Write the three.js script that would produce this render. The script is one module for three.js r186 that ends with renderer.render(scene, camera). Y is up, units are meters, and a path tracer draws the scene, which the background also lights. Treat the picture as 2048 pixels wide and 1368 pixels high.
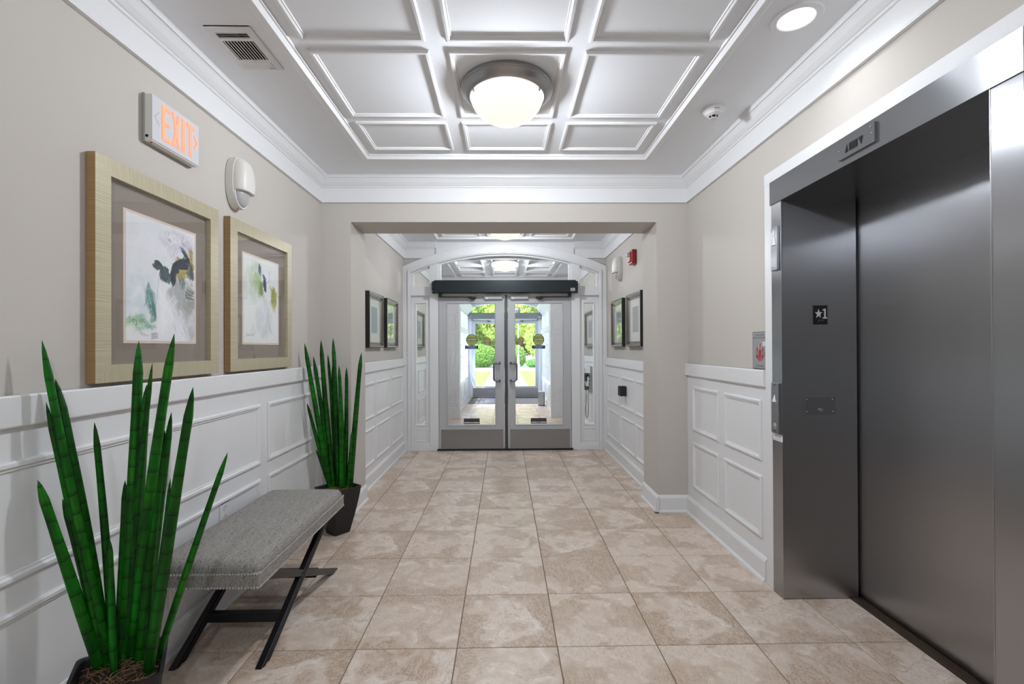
import * as THREE from 'three';
import { mergeGeometries, mergeVertices, toCreasedNormals } from 'three/addons/utils/BufferGeometryUtils.js';
import { RoundedBoxGeometry } from 'three/addons/geometries/RoundedBoxGeometry.js';
import { Sky } from 'three/addons/objects/Sky.js';

// ---------------------------------------------------------------- camera, sky, sun, exposure
const scene = new THREE.Scene();
const camera = new THREE.PerspectiveCamera(72.385, 2048 / 1368, 0.05, 400);
camera.rotation.order = 'YXZ';
camera.position.set(0, 1.37, 0);
camera.rotation.set(0.004376, -0.0158, -0.004256);
camera.setViewOffset(2048, 1368, 0, -7, 2048, 1368);

const renderer = new THREE.WebGLRenderer({ antialias: true });
renderer.toneMapping = THREE.LinearToneMapping;
renderer.toneMappingExposure = 1.0;
renderer.shadowMap.enabled = true;

const sunDir = new THREE.Vector3(-0.35, 0.8, 0.5).normalize();
const sky = new Sky();
sky.name = 'sky';
sky.scale.setScalar(1000);
sky.material.uniforms.turbidity.value = 14;
sky.material.uniforms.rayleigh.value = 0.12;
sky.material.uniforms.sunPosition.value.copy(sunDir);
scene.add(sky);
scene.backgroundIntensity = 4;
const sun = new THREE.DirectionalLight('#fff4e2', 9);
sun.name = 'sun';
sun.position.set(sunDir.x * 60, sunDir.y * 60, sunDir.z * 60 - 30);
sun.target.position.set(0, 0, -30);
sun.castShadow = true;
Object.assign(sun.shadow.camera, { left: -40, right: 40, top: 40, bottom: -40, near: 1, far: 150 });
scene.add(sun, sun.target);
const DOME_LIGHT = 5.3, CAN_LIGHT = 1.2;

// ---------------------------------------------------------------- helpers
let seed = 12345;
const rnd = () => { seed = (seed * 1664525 + 1013904223) >>> 0; return seed / 4294967296; };
const rr = (a, b) => a + (b - a) * rnd();
const V = (x, y, z) => new THREE.Vector3(x, y, z);
const used = {};
function numbered(name) {
  const n = used[name] = (used[name] ?? -1) + 1;
  return n ? name + '_' + String(n).padStart(3, '0') : name;
}
function thing(name, label, category, group) {
  const o = new THREE.Group();
  o.name = numbered(name); o.userData = { label, category };
  if (group) o.userData.group = group;
  scene.add(o);
  return o;
}
function struct(name, label, category) {
  const o = thing(name, label, category);
  o.userData.kind = 'structure';
  return o;
}
function ready(g) {
  let h = g.index ? g.toNonIndexed() : g;
  for (const k of Object.keys(h.attributes)) if (!['position', 'normal', 'uv'].includes(k)) h.deleteAttribute(k);
  if (!h.attributes.normal) h.computeVertexNormals();
  if (!h.attributes.uv) h.setAttribute('uv', new THREE.BufferAttribute(new Float32Array(h.attributes.position.count * 2), 2));
  h.morphAttributes = {};
  return h;
}
const merge = (l) => (Array.isArray(l) ? (l.length > 1 ? mergeGeometries(l.map(ready)) : l[0]) : l);
function part(name, geo, material, parent, label) {
  const m = new THREE.Mesh(merge(geo), material);
  m.name = name;
  if (label) m.userData.label = label;
  parent.add(m);
  return m;
}
function single(name, geo, material, label, category, group) {
  const m = part(numbered(name), geo, material, scene, label);
  m.userData.category = category;
  if (group) m.userData.group = group;
  return m;
}
// a box between two corners, with uv in metres
function box(x0, x1, y0, y1, z0, z1) {
  const w = x1 - x0, h = y1 - y0, d = z1 - z0, g = new THREE.BoxGeometry(w, h, d), uv = g.attributes.uv;
  const s = [[d, h], [d, h], [w, d], [w, d], [w, h], [w, h]];
  for (let i = 0; i < 24; i++) uv.setXY(i, uv.getX(i) * s[i >> 2][0], uv.getY(i) * s[i >> 2][1]);
  return g.translate((x0 + x1) / 2, (y0 + y1) / 2, (z0 + z1) / 2);
}
const soft = (x0, x1, y0, y1, z0, z1, r = 0.004, n = 2) => new RoundedBoxGeometry(x1 - x0, y1 - y0, z1 - z0, n, r).translate((x0 + x1) / 2, (y0 + y1) / 2, (z0 + z1) / 2);
const basis = (X, Y, p) => { const Z = X.clone().cross(Y); return new THREE.Matrix4().makeBasis(X, Y, Z).setPosition(p.x, p.y, p.z); };
const onLeft = (x) => basis(V(0, 0, -1), V(0, 1, 0), V(x, 0, 0));    // local (u, v, w) -> (x + w, v, -u)
const onRight = (x) => basis(V(0, 0, 1), V(0, 1, 0), V(x, 0, 0));    // -> (x - w, v, u)
const onCeiling = (y) => basis(V(1, 0, 0), V(0, 0, 1), V(0, y, 0));  // -> (u, y - w, v)
const onFront = (z) => basis(V(1, 0, 0), V(0, 1, 0), V(0, 0, z));    // -> (u, v, z + w)
// rectangular mouldings: rings (inset, height) lofted round a rectangle, mitred at the corners
function frame(u0, u1, v0, v1, rings, m) {
  const pos = [], uv = [];
  const ring = ([d, h]) => [V(u0 + d, v0 + d, h), V(u1 - d, v0 + d, h), V(u1 - d, v1 - d, h), V(u0 + d, v1 - d, h)];
  let across = 0;
  for (let k = 0; k + 1 < rings.length; k++) {
    const a = ring(rings[k]), b = ring(rings[k + 1]), step = Math.hypot(rings[k + 1][0] - rings[k][0], rings[k + 1][1] - rings[k][1]);
    for (let i = 0; i < 4; i++) {
      const j = (i + 1) % 4, L = a[i].distanceTo(a[j]), e = rings[k + 1][0] - rings[k][0];
      const q = [a[i], a[j], b[j], b[i]], t = [[0, across], [L, across], [L - e, across + step], [e, across + step]];
      for (const n of [0, 1, 2, 0, 2, 3]) { pos.push(q[n].x, q[n].y, q[n].z); uv.push(t[n][0], t[n][1]); }
    }
    across += step;
  }
  const g = new THREE.BufferGeometry();
  g.setAttribute('position', new THREE.Float32BufferAttribute(pos, 3));
  g.setAttribute('uv', new THREE.Float32BufferAttribute(uv, 2));
  if (m) g.applyMatrix4(m);
  g.computeVertexNormals();
  return g;
}
// a profile (w, v) run along a straight line from a to b; "out" is the direction of w, v is up
function run(profile, a, b, out) {
  const pos = [], at = (p, q) => p.clone().addScaledVector(out, q[0]).add(V(0, q[1], 0)), n = profile.length;
  for (let i = 0; i < n; i++) {
    const p = profile[i], q = profile[(i + 1) % n], A = at(a, p), B = at(b, p), C = at(b, q), D = at(a, q);
    for (const k of [A, B, C, A, C, D]) pos.push(k.x, k.y, k.z);
  }
  const caps = THREE.ShapeUtils.triangulateShape(profile.map((q) => new THREE.Vector2(q[0], q[1])), []);
  for (const e of [a, b]) for (const f of caps) for (const i of f) { const k = at(e, profile[i]); pos.push(k.x, k.y, k.z); }
  const g = new THREE.BufferGeometry();
  g.setAttribute('position', new THREE.Float32BufferAttribute(pos, 3));
  g.computeVertexNormals();
  return g;
}
const shape = (pts) => new THREE.Shape(pts.map((p) => new THREE.Vector2(p[0], p[1])));
const hole = (s, pts) => { s.holes.push(new THREE.Path(pts.map((p) => new THREE.Vector2(p[0], p[1])))); return s; };
// a rectangle from (x0, 0) to (x1, h) with a doorway (a, b, top) cut up from its foot
const doorway = (x0, x1, h, a, b, top) => shape([[x0, 0], [a, 0], [a, top], [b, top], [b, 0], [x1, 0], [x1, h], [x0, h]]);
const rect = (x0, x1, y0, y1) => [[x0, y0], [x1, y0], [x1, y1], [x0, y1]];
function slab(s, w0, w1, m, bevel = 0) {
  const g = new THREE.ExtrudeGeometry(s, { depth: w1 - w0 - 2 * bevel, bevelEnabled: bevel > 0, bevelThickness: bevel, bevelSize: bevel, bevelOffset: -bevel, bevelSegments: 1, curveSegments: 24 });
  g.translate(0, 0, w0 + bevel);
  return m ? g.applyMatrix4(m) : g;
}
const tube = (pts, r, n = 24, k = 8) => new THREE.TubeGeometry(new THREE.CatmullRomCurve3(pts.map((p) => V(...p))), n, r, k, false);
const rod = (a, b, r, k = 10) => {
  const A = V(...a), B = V(...b), g = new THREE.CylinderGeometry(r, r, A.distanceTo(B), k);
  return g.applyQuaternion(new THREE.Quaternion().setFromUnitVectors(V(0, 1, 0), B.clone().sub(A).normalize())).translate((A.x + B.x) / 2, (A.y + B.y) / 2, (A.z + B.z) / 2);
};
const lathe = (pts, n = 48) => toCreasedNormals(new THREE.LatheGeometry(pts.map((p) => new THREE.Vector2(p[0], p[1])), n), 0.6);

// ---------------------------------------------------------------- textures
function hash(x, y, s) { let h = Math.imul(x, 374761393) + Math.imul(y, 668265263) + Math.imul(s, 974634599); h = Math.imul(h ^ (h >>> 13), 1274126177); return ((h ^ (h >>> 16)) >>> 0) / 4294967296; }
function noise(x, y, px, py, s) {
  const ix = Math.floor(x), iy = Math.floor(y), fx = x - ix, fy = y - iy, w = (a, n) => ((a % n) + n) % n, q = (t) => t * t * (3 - 2 * t);
  const a = hash(w(ix, px), w(iy, py), s), b = hash(w(ix + 1, px), w(iy, py), s), c = hash(w(ix, px), w(iy + 1, py), s), d = hash(w(ix + 1, px), w(iy + 1, py), s);
  const u = q(fx), v = q(fy);
  return a + (b - a) * u + (c - a) * v + (a - b - c + d) * u * v;
}
function fbm(x, y, p, o, s) { let t = 0, a = 0.5, n = 0; for (let i = 0; i < o; i++) { t += a * noise(x, y, p, p, s + i); n += a; x *= 2; y *= 2; p *= 2; a *= 0.5; } return t / n; }
function dataTexture(w, h, f, srgb, rx = 1, ry = 1) {
  const d = new Uint8Array(w * h * 4);
  for (let y = 0; y < h; y++) for (let x = 0; x < w; x++) { const c = f(x / w, y / h), i = (y * w + x) * 4; d[i] = c[0]; d[i + 1] = c[1]; d[i + 2] = c[2]; d[i + 3] = 255; }
  const t = new THREE.DataTexture(d, w, h);
  t.wrapS = t.wrapT = THREE.RepeatWrapping; t.magFilter = THREE.LinearFilter; t.minFilter = THREE.LinearMipmapLinearFilter; t.generateMipmaps = true;
  if (srgb) t.colorSpace = THREE.SRGBColorSpace;
  t.repeat.set(rx, ry); t.needsUpdate = true;
  return t;
}
const grey = (v) => { const k = Math.max(0, Math.min(255, v)); return [k, k, k]; };
function canvasTexture(w, h, draw) {
  const c = document.createElement('canvas'); c.width = w; c.height = h;
  draw(c.getContext('2d'), w, h);
  const t = new THREE.CanvasTexture(c); t.colorSpace = THREE.SRGBColorSpace; t.magFilter = THREE.LinearFilter;
  return t;
}
const std = (o) => new THREE.MeshStandardMaterial(o);
const phys = (o) => new THREE.MeshPhysicalMaterial(o);
const orangePeel = dataTexture(256, 256, (u, v) => grey(255 * fbm(u * 32, v * 32, 32, 3, 5)), false, 2.5, 2.5);
const M = {
  trim: std({ name: 'white_semi_gloss_paint', color: '#e3e4e5', roughness: 0.4 }),
  wall: std({ name: 'greige_wall_paint', color: '#c4bfb8', roughness: 0.85, bumpMap: orangePeel, bumpScale: 0.00025 }),
  ceiling: std({ name: 'ceiling_paint', color: '#edf0f4', roughness: 0.8, bumpMap: orangePeel, bumpScale: 0.0002 }),
  doorPaint: std({ name: 'pale_grey_metal_paint', color: '#b8babc', roughness: 0.42 }),
  grout: std({ name: 'brown_grout', color: '#7b6c5d', roughness: 0.95 }),
  black: std({ name: 'black_lacquer', color: '#17171a', roughness: 0.4 }),
  blackMatte: std({ name: 'black_matte', color: '#1d1d1f', roughness: 0.65 }),
  operator: std({ name: 'dark_bronze_anodised', color: '#1c2527', roughness: 0.42, metalness: 0.3 }),
  steelV: phys({ name: 'brushed_steel_upright', color: '#a9aaad', metalness: 1, roughness: 0.3, anisotropy: 0.92 }),
  steelH: phys({ name: 'brushed_steel_level', color: '#96979a', metalness: 1, roughness: 0.25, anisotropy: 0.92 }),
  nickel: phys({ name: 'brushed_nickel', color: '#a9a9ab', metalness: 1, roughness: 0.28 }),
  chrome: std({ name: 'chrome', color: '#d4d5d8', metalness: 1, roughness: 0.12 }),
  kick: phys({ name: 'kick_plate_steel', color: '#9a9b9d', metalness: 1, roughness: 0.32, anisotropy: 0.6 }),
  darkSteel: std({ name: 'dark_bronze_steel', color: '#55575a', metalness: 0.8, roughness: 0.4 }),
  glass: phys({ name: 'clear_glass', color: '#ffffff', transmission: 1, thickness: 0, roughness: 0, ior: 1.5 }),
  plastic: std({ name: 'white_plastic', color: '#dedede', roughness: 0.4 }),
  offWhite: std({ name: 'warm_white_plastic', color: '#d9d7d1', roughness: 0.42 }),
  greyPlastic: std({ name: 'grey_plastic', color: '#a5a39e', roughness: 0.5 }),
  dark: std({ name: 'dark_void', color: '#0c0c0d', roughness: 0.9 }),
  red: std({ name: 'red_plastic', color: '#a3191c', roughness: 0.35 }),
};
// ---------------------------------------------------------------- floor tiles
const TS = 0.459, X0 = -0.223, Z0 = -4.438;
function tileTexture(s) {
  const W = 512;
  return dataTexture(W, W, (u, v) => {
    const wx = fbm(u * 3, v * 3, 3, 4, s + 40) - 0.5, wy = fbm(u * 3, v * 3, 3, 4, s + 50) - 0.5;
    const a = fbm(u * 2 + wx * 2.2, v * 2 + wy * 2.2, 2, 5, s), f = fbm(u * 20 + wx * 5, v * 64 + wy * 5, 20, 4, s + 20), g = fbm(u * 120, v * 120, 120, 2, s + 31), b = fbm(u * 5 + wy * 3, v * 5 + wx * 3, 5, 4, s + 9);
    const ridge = 1 - Math.abs(2 * fbm(u * 2 + wx * 2.4, v * 3 + wy * 2.4, 2, 4, s + 70) - 1), cl = (x) => Math.max(0, Math.min(1, x));
    const patch = cl((a - 0.46) * 5), speck = cl((0.45 * f + 0.55 * g - 0.4) * 5), brown = patch * (0.1 + 1.05 * speck), pale = cl((b - 0.54) * 6) * (1 - patch * 0.6), vein = cl((ridge - 0.94) / 0.06) * cl((g - 0.3) * 4);
    const k = (g - 0.5) * 34 + (f - 0.5) * 22;
    const mix = (base, br, pa, ve) => { let c = base + (pa - base) * pale * 0.7; c += (br - c) * brown * 0.7; c += (ve - c) * vein * 0.45; return Math.max(0, Math.min(255, c + k)); };
    return [mix(218, 164, 231, 152), mix(202, 136, 221, 126), mix(187, 111, 211, 103)];
  }, true);
}
const tileBump = dataTexture(256, 256, (u, v) => grey(255 * fbm(u * 14, v * 14, 14, 4, 77)), false);
const tileMats = [11, 222, 333, 444, 555, 666].map((s) => std({ name: 'travertine_tile', map: tileTexture(s), roughness: 0.34, bumpMap: tileBump, bumpScale: 0.0012 }));
function tileGeometry(w, d, turn) {
  const c = 0.0022, b = 0.002, x = w / 2 - c, z = d / 2 - c, pos = [], uv = [];
  const ring = (i, y) => [V(-x + i, y, z - i), V(x - i, y, z - i), V(x - i, y, -z + i), V(-x + i, y, -z + i)];
  const t = (p) => { let a = p.x / TS + 0.5, e = p.z / TS + 0.5; for (let k = 0; k < turn; k++) [a, e] = [e, 1 - a]; return [a, e]; };
  const quad = (a, bb, cc, dd) => { for (const p of [a, bb, cc, a, cc, dd]) { pos.push(p.x, p.y, p.z); uv.push(...t(p)); } };
  const r0 = ring(0, -0.01), r1 = ring(0, -b), r2 = ring(b, 0);
  for (let i = 0; i < 4; i++) { const j = (i + 1) % 4; quad(r0[i], r0[j], r1[j], r1[i]); quad(r1[i], r1[j], r2[j], r2[i]); }
  quad(...r2);
  const g = new THREE.BufferGeometry();
  g.setAttribute('position', new THREE.Float32BufferAttribute(pos, 3));
  g.setAttribute('uv', new THREE.Float32BufferAttribute(uv, 2));
  g.computeVertexNormals();
  return g;
}
const tileGeo = [0, 1, 2, 3].map((t) => tileGeometry(TS, TS, t));
const floor = struct('floor', 'beige mottled stone tile floor with thin brown grout', 'floor');
part('grout_bed', box(-1.66, 1.98, -0.12, -0.0035, -12.85, 2.6), M.grout, floor);
for (let r = -18; r <= 14; r++) for (let c = -3; c <= 3; c++) {
  const z = Z0 + (r + 0.5) * TS;
  if (z < -9.6 && Math.abs(c) > 2) continue;
  const t = part('tile', tileGeo[Math.floor(rnd() * 4)], tileMats[Math.floor(rnd() * 6)], floor);
  t.position.set(X0 + (c + 0.5) * TS, 0, z);
}
for (const [za, zb] of [[-2.602, -2.143], [-2.143, -1.684], [-1.684, -1.225]]) {
  const w = 1.872 - 1.613, t = part('tile', tileGeometry(w, zb - za, 1), tileMats[Math.floor(rnd() * 6)], floor);
  t.position.set(1.613 + w / 2, 0, (za + zb) / 2);
}

// ---------------------------------------------------------------- shell: ceilings, walls, mouldings
const CH = 2.78;
const PANEL = [[0, 0], [0, 0.008], [0.006, 0.013], [0.017, 0.013], [0.024, 0.006], [0.029, 0.006], [0.031, 0]];
const BIGMOLD = [[0, 0], [0, 0.014], [0.008, 0.02], [0.034, 0.026], [0.044, 0.03], [0.058, 0.012], [0.066, 0.012], [0.068, 0]];
const BEAM = [[0, 0], [0, 0.02], [0.012, 0.05], [0.03, 0.05], [0.045, 0.02], [0.05, 0]];
const CROWN = [[0, CH - 2.567], [0.02, CH - 2.567], [0.02, CH - 2.572], [0.016, CH - 2.58], [0.016, CH - 2.686], [0.024, CH - 2.69], [0.026, CH - 2.699], [0.033, CH - 2.703], [0.05, CH - 2.722], [0.064, CH - 2.745], [0.07, CH - 2.753], [0.078, CH - 2.753], [0.08, CH - 2.764], [0.08, 0]];
const BASE = [[0, 0], [0.03, 0], [0.03, 0.008], [0.024, 0.018], [0.018, 0.022], [0.018, 0.118], [0.013, 0.128], [0.007, 0.137], [0, 0.14]];
const RAIL = [[0, 1.135], [0.02, 1.135], [0.022, 1.14], [0.022, 1.226], [0.019, 1.231], [0, 1.231]];

const ceiling = struct('ceiling', 'white ceiling with raised coffer mouldings and crown moulding', 'ceiling');
part('ceiling_slab', slab(hole(shape(rect(-1.66, 1.68, -9.4, 2.6)), rect(-1.29, -1.13, -2.35, -2.07)), -0.12, 0, onCeiling(CH)), M.ceiling, ceiling);
part('air_duct', [box(-1.31, -1.29, CH, CH + 0.5, -2.37, -2.05), box(-1.13, -1.11, CH, CH + 0.5, -2.37, -2.05), box(-1.31, -1.11, CH, CH + 0.5, -2.37, -2.35), box(-1.31, -1.11, CH, CH + 0.5, -2.07, -2.05), box(-1.31, -1.11, CH + 0.5, CH + 0.52, -2.37, -2.05)], std({ name: 'galvanised_duct', color: '#77797b', metalness: 0.6, roughness: 0.6 }), ceiling);
part('porch_ceiling_slab', box(-1.5, 1.5, 2.6, 2.72, -12.9, -9.3), M.ceiling, ceiling);
function coffer(outer, cols, rows, big, small) {
  const m = onCeiling(CH);
  part('coffer_border_molding', frame(...outer, big, m), M.trim, ceiling);
  for (const c of cols) for (const r of rows) part('coffer_panel_molding', frame(c[0], c[1], r[0], r[1], small, m), M.trim, ceiling);
}
const COLS = [[-0.922, -0.354], [-0.263, 0.303], [0.392, 0.961]];
coffer([-1.04, 1.09, -3.468, -1.585], COLS, [[-3.315, -2.91], [-2.843, -2.21], [-2.139, -1.74]], BIGMOLD, PANEL);
coffer([-1.04, 1.09, -0.4, 1.9], COLS, [[-0.25, 0.35], [0.43, 1.07], [1.15, 1.75]], BIGMOLD, PANEL);
coffer([-0.895, 0.915, -5.992, -4.55], [[-0.78, -0.3], [-0.22, 0.25], [0.33, 0.81]], [[-5.89, -5.58], [-5.51, -5.03], [-4.96, -4.65]], BIGMOLD, PANEL);
coffer([-0.95, 0.97, -9.05, -6.55], [[-0.82, -0.34], [-0.22, 0.24], [0.36, 0.84]], [[-8.95, -8.45], [-8.33, -7.85], [-7.73, -7.2], [-7.08, -6.66]], BEAM, BEAM);
for (const r of [[-1.51, 1.53, -3.87, 2.45], [-1.35, 1.37, -9.2, -6.38]]) part('crown_molding', frame(...r, CROWN, onCeiling(CH)), M.trim, ceiling);

{
  const P = CROWN.map(([d, h]) => [d, CH - h]).concat([[0, CH]]);
  for (const [a, b, n] of [[[-1.35, -6.27], [-1.35, -4.26], V(1, 0, 0)], [[1.37, -6.27], [1.37, -4.26], V(-1, 0, 0)], [[-1.35, -4.26], [1.37, -4.26], V(0, 0, -1)], [[-1.35, -6.27], [-0.91, -6.27], V(0, 0, 1)], [[0.93, -6.27], [1.37, -6.27], V(0, 0, 1)]])
    part('crown_molding', run(P, V(a[0], 0, a[1]), V(b[0], 0, b[1]), n), M.trim, ceiling);
}
// left wall of the lobby
const WP = { up: [0.663, 1.031], low: [0.215, 0.575] };
const wallLeft = struct('wall_left', 'greige lobby wall above white wainscot panels, behind the bench', 'wall');
part('plaster', box(-1.66, -1.51, 0, CH + 0.02, -4.26, 2.6), M.wall, wallLeft);
part('wainscot_board', box(-1.51, -1.5, 0, 1.14, -3.87, 2.45), M.trim, wallLeft);
part('chair_rail', run(RAIL, V(-1.502, 0, -3.868), V(-1.502, 0, 2.45), V(1, 0, 0)), M.trim, wallLeft);
part('baseboard', run(BASE, V(-1.5, 0, -3.868), V(-1.5, 0, 2.45), V(1, 0, 0)), M.trim, wallLeft);
for (let k = -1; k < 6; k++) for (const v of [WP.up, WP.low]) {
  const z1 = -2.1 + 0.874 * k, z0 = Math.max(z1 - 0.782, -3.80);
  if (z1 < 2.4) part('panel_molding', frame(-z1, -z0, v[0], v[1], PANEL, onLeft(-1.5)), M.trim, wallLeft);
}
// right wall with the elevator opening
const wallRight = struct('wall_right', 'greige lobby wall with white wainscot beside the elevator', 'wall');
part('plaster', slab(doorway(-4.26, 2.6, CH + 0.02, -2.615, -1.318, 2.295), -0.15, 0, onRight(1.53)), M.wall, wallRight);
for (const [a, b] of [[-3.868, -2.69], [-1.243, 2.45]]) {
  part('wainscot_board', box(1.52, 1.53, 0, 1.14, a, b), M.trim, wallRight);
  part('chair_rail', run(RAIL, V(1.522, 0, a), V(1.522, 0, b), V(-1, 0, 0)), M.trim, wallRight);
  part('baseboard', run(BASE, V(1.52, 0, a), V(1.52, 0, b), V(-1, 0, 0)), M.trim, wallRight);
}
for (const [a, b] of [[-3.745, -3.29], [-3.203, -2.738], [-1.15, -0.69], [-0.6, -0.14]]) for (const v of [[0.696, 1.054], [0.238, 0.605]])
  part('panel_molding', frame(a, b, v[0], v[1], PANEL, onRight(1.52)), M.trim, wallRight);
// the wall between lobby and corridor: two piers and a header
const wallFar = struct('wall_far', 'greige cased opening between lobby and corridor', 'wall');
part('plaster', slab(doorway(-1.51, 1.53, CH + 0.02, -1.265, 1.268, 2.41), -0.39, 0, onFront(-3.87)), M.wall, wallFar);
part('baseboard', [run(BASE, V(1.238, 0, -3.87), V(1.52, 0, -3.87), V(0, 0, 1)), run(BASE, V(1.268, 0, -4.26), V(1.268, 0, -3.84), V(-1, 0, 0))], M.trim, wallFar);
part('baseboard', [run(BASE, V(-1.5, 0, -3.87), V(-1.235, 0, -3.87), V(0, 0, 1)), run(BASE, V(-1.265, 0, -4.26), V(-1.265, 0, -3.84), V(1, 0, 0))], M.trim, wallFar);
const wallBack = struct('wall_back', 'greige wall closing the lobby', 'wall');
part('plaster', box(-1.66, 1.68, 0, CH + 0.02, 2.45, 2.6), M.wall, wallBack);
part('wainscot_board', box(-1.5, 1.52, 0, 1.23, 2.44, 2.45), M.trim, wallBack);
// corridor and vestibule side walls
for (const [side, x, s] of [['left', -1.35, 1], ['right', 1.37, -1]]) {
  const w = struct('wall_corridor_' + side, side === 'left' ? 'greige corridor wall with two square frames over white wainscot' : 'greige corridor wall with keypad and alarm over white wainscot', 'wall');
  const wv = struct('wall_vestibule_' + side, side === 'left' ? 'vestibule wall with white wainscot seen through the sidelight' : 'vestibule wall with white wainscot behind the telephone', 'wall');
  const put = s > 0 ? onLeft : onRight, out = V(s, 0, 0), bd = (x0, d) => (s > 0 ? [x0 - d, x0] : [x0, x0 + d]);
  for (const [p, za, zb, spans] of [[w, -6.27, -4.26, [[-6.14, -5.52], [-5.44, -4.86], [-4.815, -4.33]]], [wv, -9.2, -6.38, [[-9.1, -8.55], [-8.46, -7.9], [-7.81, -7.25], [-7.16, -6.6]]]]) {
    part('plaster', box(...bd(x, 0.16), 0, CH + 0.02, p === w ? -6.38 : -9.4, zb), M.wall, p);
    part('wainscot_board', s > 0 ? box(x, x + 0.01, 0, 1.14, za, zb) : box(x - 0.01, x, 0, 1.14, za, zb), M.trim, p);
    part('chair_rail', run(RAIL, V(x + s * 0.008, 0, za), V(x + s * 0.008, 0, zb), out), M.trim, p);
    part('baseboard', run(BASE, V(x + s * 0.01, 0, za), V(x + s * 0.01, 0, zb), out), M.trim, p);
    for (const [a, b] of spans) for (const v of [[0.672, 1.028], [0.215, 0.575]])
      part('panel_molding', s > 0 ? frame(-b, -a, v[0], v[1], PANEL, put(x + 0.01)) : frame(a, b, v[0], v[1], PANEL, put(x - 0.01)), M.trim, p);
  }
}

// ---------------------------------------------------------------- entrance screen between corridor and vestibule
const arc = (R, top, xa, xb, n = 20) => Array.from({ length: n + 1 }, (_, i) => { const x = xa + ((xb - xa) * i) / n; return [x, top - R + Math.sqrt(R * R - (x - 0.008) ** 2)]; });
const AR = 3.246, OUT = 2.754, INN = 2.603;
const wallDoor = struct('wall_entrance', 'greige wall around the arched entrance screen', 'wall');
{
  const s = shape([[-1.5, CH + 0.02], [-1.5, 0], [-1.345, 0], ...arc(AR, OUT - 0.01, -1.345, 1.361), [1.361, 0], [1.52, 0], [1.52, CH + 0.02]]);
  part('plaster', slab(s, -0.11, 0, onFront(-6.27)), M.wall, wallDoor);
}
const screen = struct('trim_1', 'white arched entrance screen with sidelights and fan transom', 'door frame');
{
  const band = shape([[1.266, 0], [1.368, 0], ...arc(AR, OUT, 1.368, -1.352), [-1.352, 0], [-1.25, 0], ...arc(AR, INN + 0.02, -1.25, 1.266)]);
  part('casing', slab(band, -0.11, 0.05, onFront(-6.27), 0.004), M.trim, screen);
  const bead = shape([[1.278, 0], [1.301, 0], ...arc(AR, INN + 0.06, 1.301, -1.285), [-1.285, 0], [-1.262, 0], ...arc(AR, INN + 0.032, -1.262, 1.278)]);
  part('bead', slab(bead, 0.05, 0.064, onFront(-6.27), 0.004), M.trim, screen);
  const f = shape([[-1.25, 0], [-0.882, 0], [-0.882, 2.074], [0.895, 2.074], [0.895, 0], [1.266, 0], ...arc(AR, INN + 0.02, 1.266, -1.25)]);
  hole(f, [[-0.85, 2.15], [0.866, 2.15], ...arc(AR, INN, 0.866, -0.85)]);
  for (const q of [[-1.18, -1.053], [1.07, 1.196]]) hole(f, rect(q[0], q[1], 0.341, 1.962));
  hole(f, [[-1.217, 2.191], [-0.998, 2.191], ...arc(AR, INN, -0.998, -1.217, 6)]);
  hole(f, [[1.016, 2.191], [1.24, 2.191], ...arc(AR, INN, 1.24, 1.016, 6)]);
  part('screen_frame', slab(f, -0.06, 0.0, onFront(-6.27), 0.003), M.trim, screen);
  for (const x of [[-0.998, -0.884], [0.897, 1.012]]) part('mullion', soft(x[0], x[1], 0, 2.52, -6.29, -6.243, 0.004), M.trim, screen);
  for (const x of [[-1.25, -0.99], [1.004, 1.266]]) {
    part('transom_bar', [soft(x[0], x[1], 2.078, 2.186, -6.28, -6.25, 0.004), soft(x[0], x[1], 2.066, 2.082, -6.28, -6.236, 0.003)], M.trim, screen);
    part('sidelight_base', [soft(x[0], x[1], 0, 0.05, -6.28, -6.235, 0.004), soft(x[0], x[1], 0.05, 0.1, -6.28, -6.25, 0.004)], M.trim, screen);
    part('sidelight_panel_molding', frame(x[0] + 0.045, x[1] - 0.045, 0.115, 0.29, PANEL.map(([a, b]) => [a * 0.5, b * 0.5]), onFront(-6.27)), M.trim, screen);
  }
  for (const q of [[-1.18, -1.053], [1.07, 1.196]]) {
    part('glazing_bead', frame(q[0] - 0.016, q[1] + 0.016, 0.325, 1.978, [[0, 0], [0, 0.006], [0.009, 0.009], [0.016, 0]], onFront(-6.27)), M.trim, screen);
    part('pane', box(q[0] - 0.005, q[1] + 0.005, 0.336, 1.967, -6.302, -6.3), M.glass, screen);
  }
  part('pane', slab(shape([[-0.855, 2.145], [0.871, 2.145], ...arc(AR, INN + 0.005, 0.871, -0.855)]), -0.032, -0.03, onFront(-6.27)), M.glass, screen);
  for (const [a, b] of [[-1.222, -0.993], [1.011, 1.245]]) part('pane', slab(shape([[a, 2.186], [b, 2.186], ...arc(AR, INN + 0.005, b, a, 6)]), -0.032, -0.03, onFront(-6.27)), M.glass, screen);
  part('fascia', slab(shape([[-0.91, CH], ...arc(AR, OUT - 0.012, -0.91, 0.93), [0.93, CH]]), 0, 0.036, onFront(-6.27)), M.trim, screen);
  part('threshold', soft(-0.9, 0.912, 0, 0.022, -6.34, -6.225, 0.004), std({ name: 'black_rubber', color: '#141416', roughness: 0.6 }), screen);
  part('center_post', [soft(0.0, 0.042, 0.02, 2.074, -6.3, -6.25, 0.004), soft(0.016, 0.026, 0.02, 2.07, -6.255, -6.246, 0.002)], M.darkSteel, screen);
}
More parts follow.
